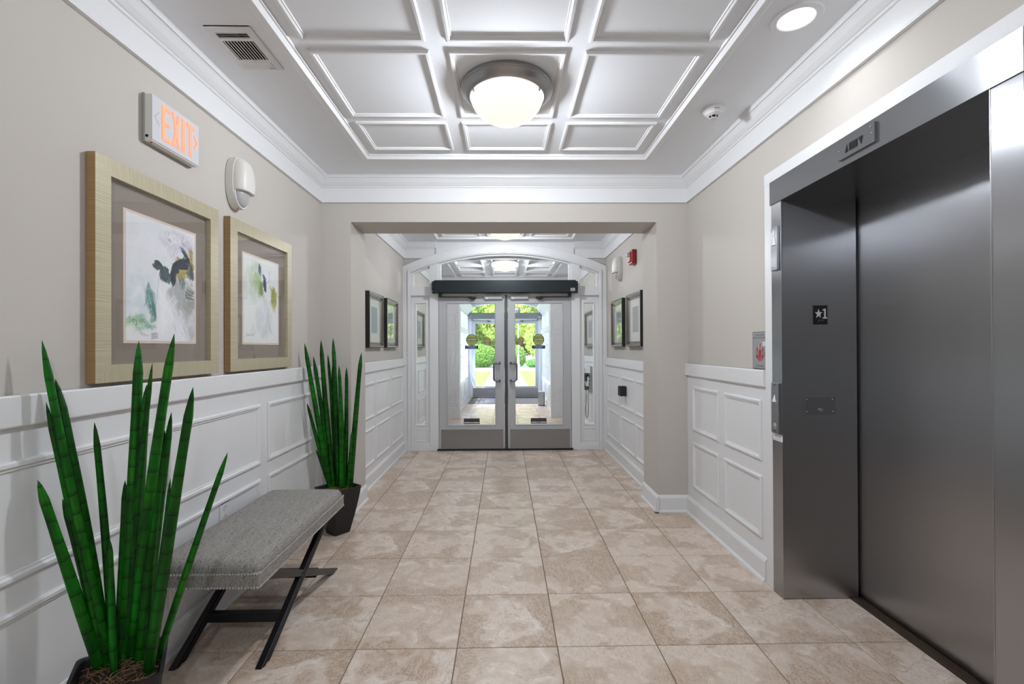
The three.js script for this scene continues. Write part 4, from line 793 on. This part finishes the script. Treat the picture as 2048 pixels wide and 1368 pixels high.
// ---------------------------------------------------------------- potted spear plants
const p1 = [
 [-1.324, 0.31, -1.605, -1.45, 1.4, -1.488, 0.0133],
 [-1.333, 0.31, -1.595, -1.45, 1.276, -1.532, 0.0172],
 [-1.335, 0.31, -1.591, -1.45, 1.205, -1.501, 0.0108],
 [-1.34, 0.31, -1.583, -1.45, 0.966, -1.475, 0.0155],
 [-1.336, 0.31, -1.589, -1.44, 0.885, -1.545, 0.0114],
 [-1.325, 0.31, -1.604, -1.378, 1.126, -1.592, 0.0117],
 [-1.308, 0.31, -1.619, -1.28, 1.399, -1.656, 0.0184],
 [-1.297, 0.31, -1.625, -1.249, 1.247, -1.651, 0.0166],
 [-1.293, 0.31, -1.627, -1.227, 1.323, -1.648, 0.0096],
 [-1.283, 0.31, -1.624, -1.11, 1.422, -1.589, 0.0168],
 [-1.261, 0.31, -1.635, -1.151, 1.153, -1.633, 0.0121],
 [-1.18, 0.31, -1.556, -1.007, 1.247, -1.527, 0.0162],
 [-1.202, 0.31, -1.619, -0.927, 1.024, -1.579, 0.0109],
 [-1.24, 0.31, -1.634, -1.124, 0.937, -1.59, 0.0067],
 [-1.218, 0.31, -1.627, -1.125, 0.807, -1.595, 0.0067],
 [-1.276, 0.31, -1.551, -1.327, 0.732, -1.592, 0.0109],
 [-1.245, 0.31, -1.606, -1.174, 1.09, -1.634, 0.0147],
 [-1.318, 0.31, -1.611, -1.314, 0.918, -1.639, 0.0104],
 [-1.278, 0.31, -1.599, -1.331, 0.398, -1.63, 0.0077]];
const p2 = [
 [-1.32, 0.31, -3.576, -1.45, 1.41, -3.411, 0.0179],
 [-1.317, 0.31, -3.579, -1.447, 1.313, -3.557, 0.0161],
 [-1.295, 0.31, -3.573, -1.398, 1.434, -3.582, 0.019],
 [-1.289, 0.31, -3.6, -1.361, 1.327, -3.62, 0.0135],
 [-1.257, 0.31, -3.559, -1.31, 1.45, -3.591, 0.0172],
 [-1.277, 0.31, -3.585, -1.324, 1.253, -3.62, 0.0154],
 [-1.233, 0.31, -3.534, -1.23, 1.246, -3.488, 0.0158],
 [-1.222, 0.31, -3.546, -1.247, 1.157, -3.553, 0.0132],
 [-1.219, 0.31, -3.571, -1.206, 1.227, -3.584, 0.0152],
 [-1.216, 0.31, -3.596, -1.21, 0.879, -3.594, 0.0134],
 [-1.18, 0.31, -3.58, -1.08, 1.338, -3.542, 0.0188],
 [-1.195, 0.31, -3.593, -1.133, 0.929, -3.587, 0.0153],
 [-1.2, 0.31, -3.57, -1.147, 0.75, -3.526, 0.0112],
 [-1.321, 0.31, -3.575, -1.45, 0.97, -3.451, 0.0134],
 [-1.32, 0.31, -3.576, -1.449, 0.594, -3.614, 0.0096],
 [-1.307, 0.31, -3.588, -1.383, 0.888, -3.592, 0.0114],
 [-1.317, 0.31, -3.579, -1.381, 0.814, -3.558, 0.0113]];

const leafMap = dataTexture(64, 1024, (u, v) => {
  const streak = noise(u * 16, v * 4, 16, 4, 3), blur = fbm(u * 4, v * 12, 4, 3, 8), band = v * 20 + (noise(u * 3, v * 20, 3, 20, 6) - 0.5) * 0.22, f = band - Math.floor(band), id = Math.floor(band) % 20;
  const wide = 0.03 + 0.05 * hash(id, 3, 5), ring = f < wide ? 0.5 : f < wide + 0.16 ? 0.86 : 1, k = ring * (0.82 + 0.3 * streak) * (0.55 + 0.7 * blur);
  return [18 * k * (0.5 + 1.2 * hash(id, 1, 2)), 104 * k, 11 * k].map((x) => Math.min(255, x));
}, true);
const leafMats = ['#f2ffe6', '#b9dcb9', '#d6d6a6'].map((c) => phys({ name: 'spear_leaf_skin', map: leafMap, color: c, roughness: 0.5, specularIntensity: 0.5 }));
const husk = std({ name: 'brown_leaf_tip', color: '#4a3a22', roughness: 0.8 });
function spear(L, k) {
  const a = V(L[0], L[1], L[2]), b = V(L[3], L[4], L[5]), r0 = L[6], len = a.distanceTo(b), mid = a.clone().lerp(b, 0.5).add(V(rr(-1, 1) * 0.015 * len, 0, rr(-1, 1) * 0.012 * len));
  const c = new THREE.QuadraticBezierCurve3(a.clone().add(V(0, -0.04, 0)), mid, b), N = 30, K = 12, pos = [], uv = [], idx = [], off = rnd();
  for (let i = 0; i <= N; i++) {
    const t = i / N, p = c.getPoint(t), d = c.getTangent(t), x = V(0, 0, 1).cross(d).normalize(), y = d.clone().cross(x);
    const r = r0 * (1 + 0.14 * Math.sin(Math.PI * Math.min(1, t * 1.3)) - 0.2 * t * t) * (t > 0.9 ? Math.max(0.02, ((1 - t) / 0.1) ** 0.58) : 1);
    for (let j = 0; j <= K; j++) { const w = (j / K) * Math.PI * 2, q = r * (1 - 0.12 * Math.max(0, Math.cos(w + k))); pos.push(p.x + (x.x * Math.cos(w) + y.x * Math.sin(w)) * q, p.y + (x.y * Math.cos(w) + y.y * Math.sin(w)) * q, p.z + (x.z * Math.cos(w) + y.z * Math.sin(w)) * q); uv.push(j / K, t * len * 0.82 + off); }
  }
  for (let i = 0; i < N; i++) for (let j = 0; j < K; j++) { const q = i * (K + 1) + j; idx.push(q, q + 1, q + K + 2, q, q + K + 2, q + K + 1); }
  const g = new THREE.BufferGeometry(); g.setAttribute('position', new THREE.Float32BufferAttribute(pos, 3)); g.setAttribute('uv', new THREE.Float32BufferAttribute(uv, 2)); g.setIndex(idx); g.computeVertexNormals();
  return g;
}
function plant(list, cx, cz, turn, label) {
  const o = thing('potted_spear_plant', label, 'plant');
  const ringAt = (s, y) => { const n = 5, p = [], r = Math.min(0.018, s * 0.3); for (let q = 0; q < 4; q++) for (let i = 0; i <= n; i++) { const a = (q + i / n) * Math.PI / 2; p.push(V([1, -1, -1, 1][q] * (s - r) + Math.cos(a) * r, y, [1, 1, -1, -1][q] * (s - r) + Math.sin(a) * r)); } return p; };
  const prof = [[0.055, 0.0], [0.064, 0.0], [0.069, 0.02], [0.083, 0.09], [0.097, 0.16], [0.109, 0.23], [0.118, 0.29], [0.123, 0.335], [0.124, 0.34], [0.114, 0.34], [0.111, 0.335], [0.106, 0.29]], pos = [], idx = [];
  for (const [s, y] of prof) for (const p of ringAt(s, y)) pos.push(p.x, p.y, p.z);
  const n = 24; for (let k = 0; k + 1 < prof.length; k++) for (let i = 0; i < n; i++) { const j = (i + 1) % n, a = k * n + i, b = k * n + j; idx.push(a, b + n, b, a, a + n, b + n); }
  let g = new THREE.BufferGeometry(); g.setAttribute('position', new THREE.Float32BufferAttribute(pos, 3)); g.setIndex(idx); g = g.toNonIndexed(); g.computeVertexNormals();
  const pot = part('pot', g.rotateY(turn).translate(cx, 0, cz), M.blackPot, o, 'black square tapered pot');
  part('soil', soft(-0.106, 0.106, 0.295, 0.31, -0.106, 0.106, 0.005).rotateY(turn).translate(cx, 0, cz), M.soil, o);
  const straw = []; for (let i = 0; i < 90; i++) { const x = rr(-0.09, 0.09), z = rr(-0.09, 0.09), a = rr(0, 6.28), l = rr(0.03, 0.08); const e = (q, m) => THREE.MathUtils.clamp(q, -m, m); straw.push(tube([[x, 0.309, z], [x + Math.cos(a) * l * 0.5, 0.316 + rr(0, 0.014), z + Math.sin(a) * l * 0.5], [e(x + Math.cos(a) * l, 0.105), 0.311 + rr(0, 0.02), e(z + Math.sin(a) * l, 0.105)]], rr(0.0007, 0.0014), 4, 4)); }
  const st = part('straw_mulch', merge(straw).rotateY(turn).translate(cx, 0, cz), M.straw, o); st.userData.kind = 'stuff';
  list.forEach((L, k) => { part('spear_leaf', spear(L, k), leafMats[k % 3], o); });
  return o;
}
M.blackPot = std({ name: 'black_resin_pot', color: '#1b1b1d', roughness: 0.55, bumpMap: orangePeel, bumpScale: 0.001 });
M.soil = std({ name: 'dark_soil', color: '#33261b', roughness: 1 });
M.straw = std({ name: 'dry_straw', color: '#8a6e4c', roughness: 0.9 });
plant(p1, -1.255, -1.54, -1.02 + Math.PI / 2, 'potted green spear plant under the navy abstract picture, before the bench');
plant(p2, -1.248, -3.514, 0.9, 'potted green spear plant between the bench and cased opening');
// ---------------------------------------------------------------- ceiling fittings
{
  const o = thing('ceiling_vent', 'white ceiling air register with dark slanted louvers', 'vent'), m = onCeiling(CH);
  part('frame_plate', slab(hole(hole(hole(shape(rect(-1.31, -1.107, -2.368, -2.055)), rect(-1.283, -1.143, -2.128, -2.094)), rect(-1.283, -1.143, -2.288, -2.148)), rect(-1.283, -1.143, -2.342, -2.304)), 0, 0.007, m, 0.002), M.plastic, o);
  const blade = (w, l) => new THREE.BoxGeometry(w, 0.0016, l);
  for (let i = 0; i < 10; i++) part('louver', new THREE.BoxGeometry(0.0045, 0.0012, 0.14).rotateZ(0.5).translate(-1.276 + i * 0.014, CH - 0.005, -2.218), M.plastic, o);
  for (const z of [-2.1, -2.111, -2.122]) part('louver', new THREE.BoxGeometry(0.14, 0.0012, 0.004).rotateX(0.5).translate(-1.213, CH - 0.005, z), M.plastic, o);
  for (const z of [-2.31, -2.323, -2.336]) part('louver', new THREE.BoxGeometry(0.14, 0.0014, 0.011).rotateX(-0.12).translate(-1.213, CH - 0.0065, z), M.plastic, o);
  part('damper_lever', soft(-1.17, -1.14, CH - 0.012, CH - 0.007, -2.356, -2.35, 0.001, 1), M.plastic, o);
}
{
  const o = thing('smoke_detector', 'white round smoke detector on ceiling border near recessed light', 'smoke detector'), p = [1.243, CH, -2.745];
  part('base', lathe([[0, 0], [0.068, 0], [0.068, -0.006], [0.063, -0.014], [0.05, -0.028], [0.046, -0.03]].map(([a, b]) => [a, b]), 40).translate(...p), M.plastic, o);
  part('head', lathe([[0.047, -0.026], [0.045, -0.034], [0.032, -0.044], [0.026, -0.046]], 40).translate(...p), M.plastic, o);
  part('sensing_gap', lathe([[0.021, -0.044], [0.021, -0.056]], 32).translate(...p), M.dark, o);
  for (let i = 0; i < 6; i++) { const a = (i / 6) * 6.283 + 0.3; part('cage_rib', rod([p[0] + Math.cos(a) * 0.026, CH - 0.045, p[2] + Math.sin(a) * 0.026], [p[0] + Math.cos(a) * 0.022, CH - 0.058, p[2] + Math.sin(a) * 0.022], 0.0022, 6), M.plastic, o); }
  part('cap', lathe([[0, -0.06], [0.019, -0.06], [0.023, -0.057], [0.019, -0.055], [0, -0.055]], 32).translate(...p), M.plastic, o);
  part('slot', new THREE.BoxGeometry(0.03, 0.0015, 0.003).rotateZ(0).translate(p[0] - 0.004, CH - 0.0225, p[2] + 0.056), M.dark, o);
}
function domeLight(x, z, label, power, drop = 0.096) {
  const o = thing('ceiling_light', label, 'ceiling light'), y = CH;
  part('rim', lathe([[0, 0], [0.243, 0], [0.249, -0.008], [0.25, -0.022], [0.246, -0.025], [0.246, -0.031], [0.241, -0.034], [0.226, -0.049], [0.208, -0.06], [0.2, -0.061], [0.197, -0.056], [0.198, -0.04]], 72).translate(x, y, z), M.nickel, o, 'brushed nickel rim');
  const glass = std({ name: 'lit_frosted_glass', color: '#f3ead9', emissive: '#ffedd2', emissiveIntensity: 1.05, roughness: 0.35 });
  const b = lathe([[0.197, -0.05], [0.193, -0.078], [0.178, -0.112], [0.15, -0.144], [0.11, -0.17], [0.06, -0.186], [0, -0.191]], 64).translate(x, y, z);
  part('glass_bowl', b, glass, o, 'glowing frosted glass bowl');
  for (const a of [0.55, 2.65, 4.75]) part('clip', [new THREE.SphereGeometry(0.009, 12, 8).translate(x + Math.cos(a) * 0.196, y - 0.066, z + Math.sin(a) * 0.196), new THREE.CylinderGeometry(0.005, 0.005, 0.02, 10).translate(x + Math.cos(a) * 0.199, y - 0.058, z + Math.sin(a) * 0.199)], M.chrome, o);
  const l = new THREE.PointLight('#f2f7ff', power); l.name = 'bowl_light'; l.position.set(x, y - drop, z); l.shadow.radius = 3; l.castShadow = true; o.add(l);
}
domeLight(0.018, -2.526, 'glowing frosted dome light in the lobby coffer', DOME_LIGHT);
domeLight(0.018, 0.75, 'glowing frosted dome light in the coffer behind the bench end of the lobby', DOME_LIGHT);
domeLight(0.012, -5.27, 'glowing dome light partly hidden by the cased opening header', DOME_LIGHT * 0.6);
domeLight(0.01, -7.46, 'dome light seen through the fan transom glass', DOME_LIGHT * 0.55, 0.125);
{
  const o = thing('recessed_light', 'round recessed can light on ceiling in front of elevator', 'ceiling light'), x = 1.258, z = -1.982;
  part('trim_ring', lathe([[0.07, -0.003], [0.075, -0.008], [0.098, -0.007], [0.103, 0], [0.07, 0]], 56).translate(x, CH, z), M.ceiling, o);
  part('light_lens', lathe([[0, -0.001], [0.071, -0.001], [0.071, -0.005], [0.04, -0.012], [0, -0.014]], 48).translate(x, CH, z), std({ name: 'lit_can_lens', color: '#ffffff', emissive: '#fff7ea', emissiveIntensity: 1.6, roughness: 0.5 }), o, 'glowing white lens');
  const l = new THREE.SpotLight('#f2f7ff', CAN_LIGHT, 0, 1.3, 1); l.name = 'can_light'; l.position.set(x, CH - 0.012, z); l.target.position.set(x, 0, z); l.shadow.radius = 2.5; l.castShadow = true; o.add(l, l.target);
}
// ---------------------------------------------------------------- outdoors beyond the porch
const grassMap = dataTexture(256, 256, (u, v) => { const a = fbm(u * 12, v * 12, 12, 5, 3), b = noise(u * 128, v * 128, 128, 128, 9); const k = 0.7 + 0.45 * a + 0.25 * (b - 0.5); return [112 * k, 146 * k, 44 * k].map((x) => Math.min(255, x)); }, true);
const lawnMat = std({ name: 'lawn_grass', map: grassMap, roughness: 1 }), concrete = std({ name: 'pale_concrete', color: '#cfccc4', roughness: 0.9, bumpMap: orangePeel, bumpScale: 0.001 });
const lawn = struct('lawn', 'bright green lawn on both sides of the entrance path', 'lawn');
part('grass_ground', box(-40, 40, -0.3, -0.03, -33, -12.9), lawnMat, lawn);
const path = struct('entrance_path', 'pale concrete path leading to the outer doors', 'path');
part('path_slab', box(-0.75, 0.82, -0.3, 0.0, -27.6, -12.75), concrete, path);
const walk = struct('sidewalk', 'pale concrete sidewalk crossing in front of the hedge', 'sidewalk');
part('walk_slab', box(-40, 40, -0.3, -0.005, -31.5, -27.6), concrete, walk);
const lot = struct('parking_ground', 'pale open ground beyond the hedge', 'ground');
part('ground_slab', box(-90, 90, -0.4, -0.04, -110, -31.5), std({ name: 'pale_asphalt', color: '#b9b7b2', roughness: 0.95 }), lot);
const apron = struct('building_skirt', 'pale ground under the building', 'ground');
part('ground_slab', box(-40, 40, -0.5, -0.13, -12.9, 12), concrete, apron);
const leafQuad = new THREE.BufferGeometry();
leafQuad.setAttribute('position', new THREE.Float32BufferAttribute([0, -0.5, 0, 0.3, 0, 0.08, 0, 0.5, 0, -0.3, 0, 0.08], 3));
leafQuad.setIndex([0, 1, 2, 0, 2, 3]); leafQuad.computeVertexNormals();
const leafGreen = (c) => phys({ name: 'sunlit_leaf', color: c, transmission: 0.35, thickness: 0, roughness: 0.9 });
function leaves(parent, name, blobs, count, size, mat) {
  const im = new THREE.InstancedMesh(leafQuad, mat, count), m = new THREE.Matrix4(), q = new THREE.Quaternion(), e = new THREE.Euler(), c = new THREE.Color();
  const total = blobs.reduce((s, b) => s + b[3] * b[4], 0);
  for (let i = 0; i < count; i++) {
    let t = rnd() * total, b = blobs[0]; for (const x of blobs) { t -= x[3] * x[4]; if (t <= 0) { b = x; break; } }
    const u = rr(-1, 1), a = rr(0, 6.283), s = Math.sqrt(1 - u * u), k = 0.78 + 0.28 * rnd();
    const p = V(b[0] + s * Math.cos(a) * b[3] * k, b[1] + u * b[4] * k, b[2] + s * Math.sin(a) * b[5] * k); if (p.y < 0.03) p.y = 0.03 + rnd() * 0.1;
    e.set(rr(-1.2, 1.2), rr(0, 6.283), rr(-1.2, 1.2)); q.setFromEuler(e); const z = size * rr(0.6, 1.3);
    im.setMatrixAt(i, m.compose(p, q, V(z, z, z))); im.setColorAt(i, c.setRGB(rr(0.75, 1.25), rr(0.8, 1.2), rr(0.6, 1)));
  }
  im.name = name; im.userData.kind = 'stuff'; parent.add(im);
  return im;
}
function shrub(x, z, rx, ry, rz, label, col, group) {
  const o = thing('shrub', label, 'shrub', group), core = new THREE.IcosahedronGeometry(1, 4), p = core.attributes.position;
  for (let i = 0; i < p.count; i++) { const k = 0.68 + 0.12 * hash(Math.round(p.getX(i) * 5), Math.round(p.getY(i) * 5), Math.round(p.getZ(i) * 5)); p.setXYZ(i, p.getX(i) * rx * k, Math.max(-ry * 0.98, p.getY(i) * ry * k), p.getZ(i) * rz * k); }
  core.computeVertexNormals();
  part('branch_mass', core.translate(x, ry * 0.8, z), std({ name: 'shrub_leaf_mass', color: col, roughness: 1 }), o);
  leaves(o, 'foliage', [[x, ry * 0.85, z, rx, ry, rz]], 7000, 0.15, leafGreen(col));
}
shrub(-1.9, -33.8, 1.35, 0.85, 1.0, 'rounded green shrub behind the sidewalk, clear of the lamp post', '#86a830');
shrub(0.15, -33.6, 0.55, 0.75, 0.6, 'rounded green shrub behind the sidewalk facing the path end', '#8cae34');
shrub(0.95, -34.9, 0.6, 0.8, 0.6, 'rounded green shrub behind the lamp post', '#92b23a');
shrub(-4.6, -33.8, 1.4, 0.85, 1.1, 'rounded green shrub at the far end of the hedge', '#86a832');
shrub(2.1, -33.2, 0.55, 0.27, 0.5, 'low grassy clump beyond the lamp post', '#7fae48');
function tree(x, z, h, r, label, col, n, group) {
  const o = thing('leafy_tree', label, 'tree', group);
  part('trunk', [rod([x, -0.05, z], [x + 0.1, h * 0.45, z], 0.16, 10), rod([x, h * 0.35, z], [x + r * 0.4, h * 0.65, z + 0.3], 0.08, 8), rod([x, h * 0.32, z], [x - r * 0.45, h * 0.62, z - 0.3], 0.08, 8)], std({ name: 'tree_bark', color: '#5d4c3c', roughness: 1 }), o);
  const bl = []; for (let i = 0; i < 16; i++) { const a = rr(0, 6.283), k = Math.sqrt(rnd()) * r * 0.62; bl.push([x + Math.cos(a) * k, h * rr(0.14, 0.86), z + Math.sin(a) * k, r * rr(0.3, 0.5), r * rr(0.26, 0.42), r * rr(0.3, 0.5)]); }
  leaves(o, 'foliage', bl, n, 0.24, leafGreen(col));
}
const trees = [[-6.5, -41, 8.5, 4.2, '#b4c542'], [-1.6, -44, 9.5, 4.6, '#bccb4a'], [3.2, -42, 9, 4.4, '#c4d054'], [8.2, -43, 9.5, 4.6, '#b6c548'], [-11.5, -43, 9, 4.5, '#aebf42'], [13, -45, 9.5, 4.6, '#b0c044'], [0.9, -47, 9, 4.4, '#b3c24a'], [5.6, -47, 9, 4.4, '#b2c248'], [-4.2, -48, 9, 4.4, '#aebf44']];
trees.forEach(([x, z, h, r, c], i) => tree(x, z, h, r, ['broad leafy tree beyond the hedge end shrub', 'tall leafy tree straight beyond the path end', 'pale leafy tree behind the street lamp', 'leafy tree beyond the low grassy clump', 'leafy tree at the far hedge side, outermost', 'leafy tree at the far lot side, outermost', 'second-row leafy tree behind the path end tree', 'second-row leafy tree behind the street lamp tree', 'second-row leafy tree behind the hedge end tree'][i], c, 36000, 'trees beyond the hedge'));
{
  const o = thing('lamp_post', 'slim white lamp post with dark lantern beside the sidewalk', 'lamp post'), x = 0.95, z = -32.4, white = std({ name: 'pale_post_paint', color: '#c9ced3', roughness: 0.5 });
  part('post', lathe([[0.14, -0.04], [0.14, 0.16], [0.09, 0.24], [0.075, 0.7], [0.05, 0.78], [0.045, 3.4], [0.06, 3.44], [0, 3.44]], 20).translate(x, 0, z), white, o);
  part('lantern', lathe([[0.05, 3.44], [0.1, 3.5], [0.17, 3.9], [0.19, 3.95], [0.08, 4.1], [0.02, 4.2], [0, 4.22]], 6).translate(x, 0, z), std({ name: 'dark_lantern', color: '#3b4045', roughness: 0.5 }), o);
}
// ---------------------------------------------------------------- hand over
scene.traverse((o) => { if (o.isMesh) { o.castShadow = true; o.receiveShadow = true; } });
sky.castShadow = false; sky.receiveShadow = false;
renderer.render(scene, camera);
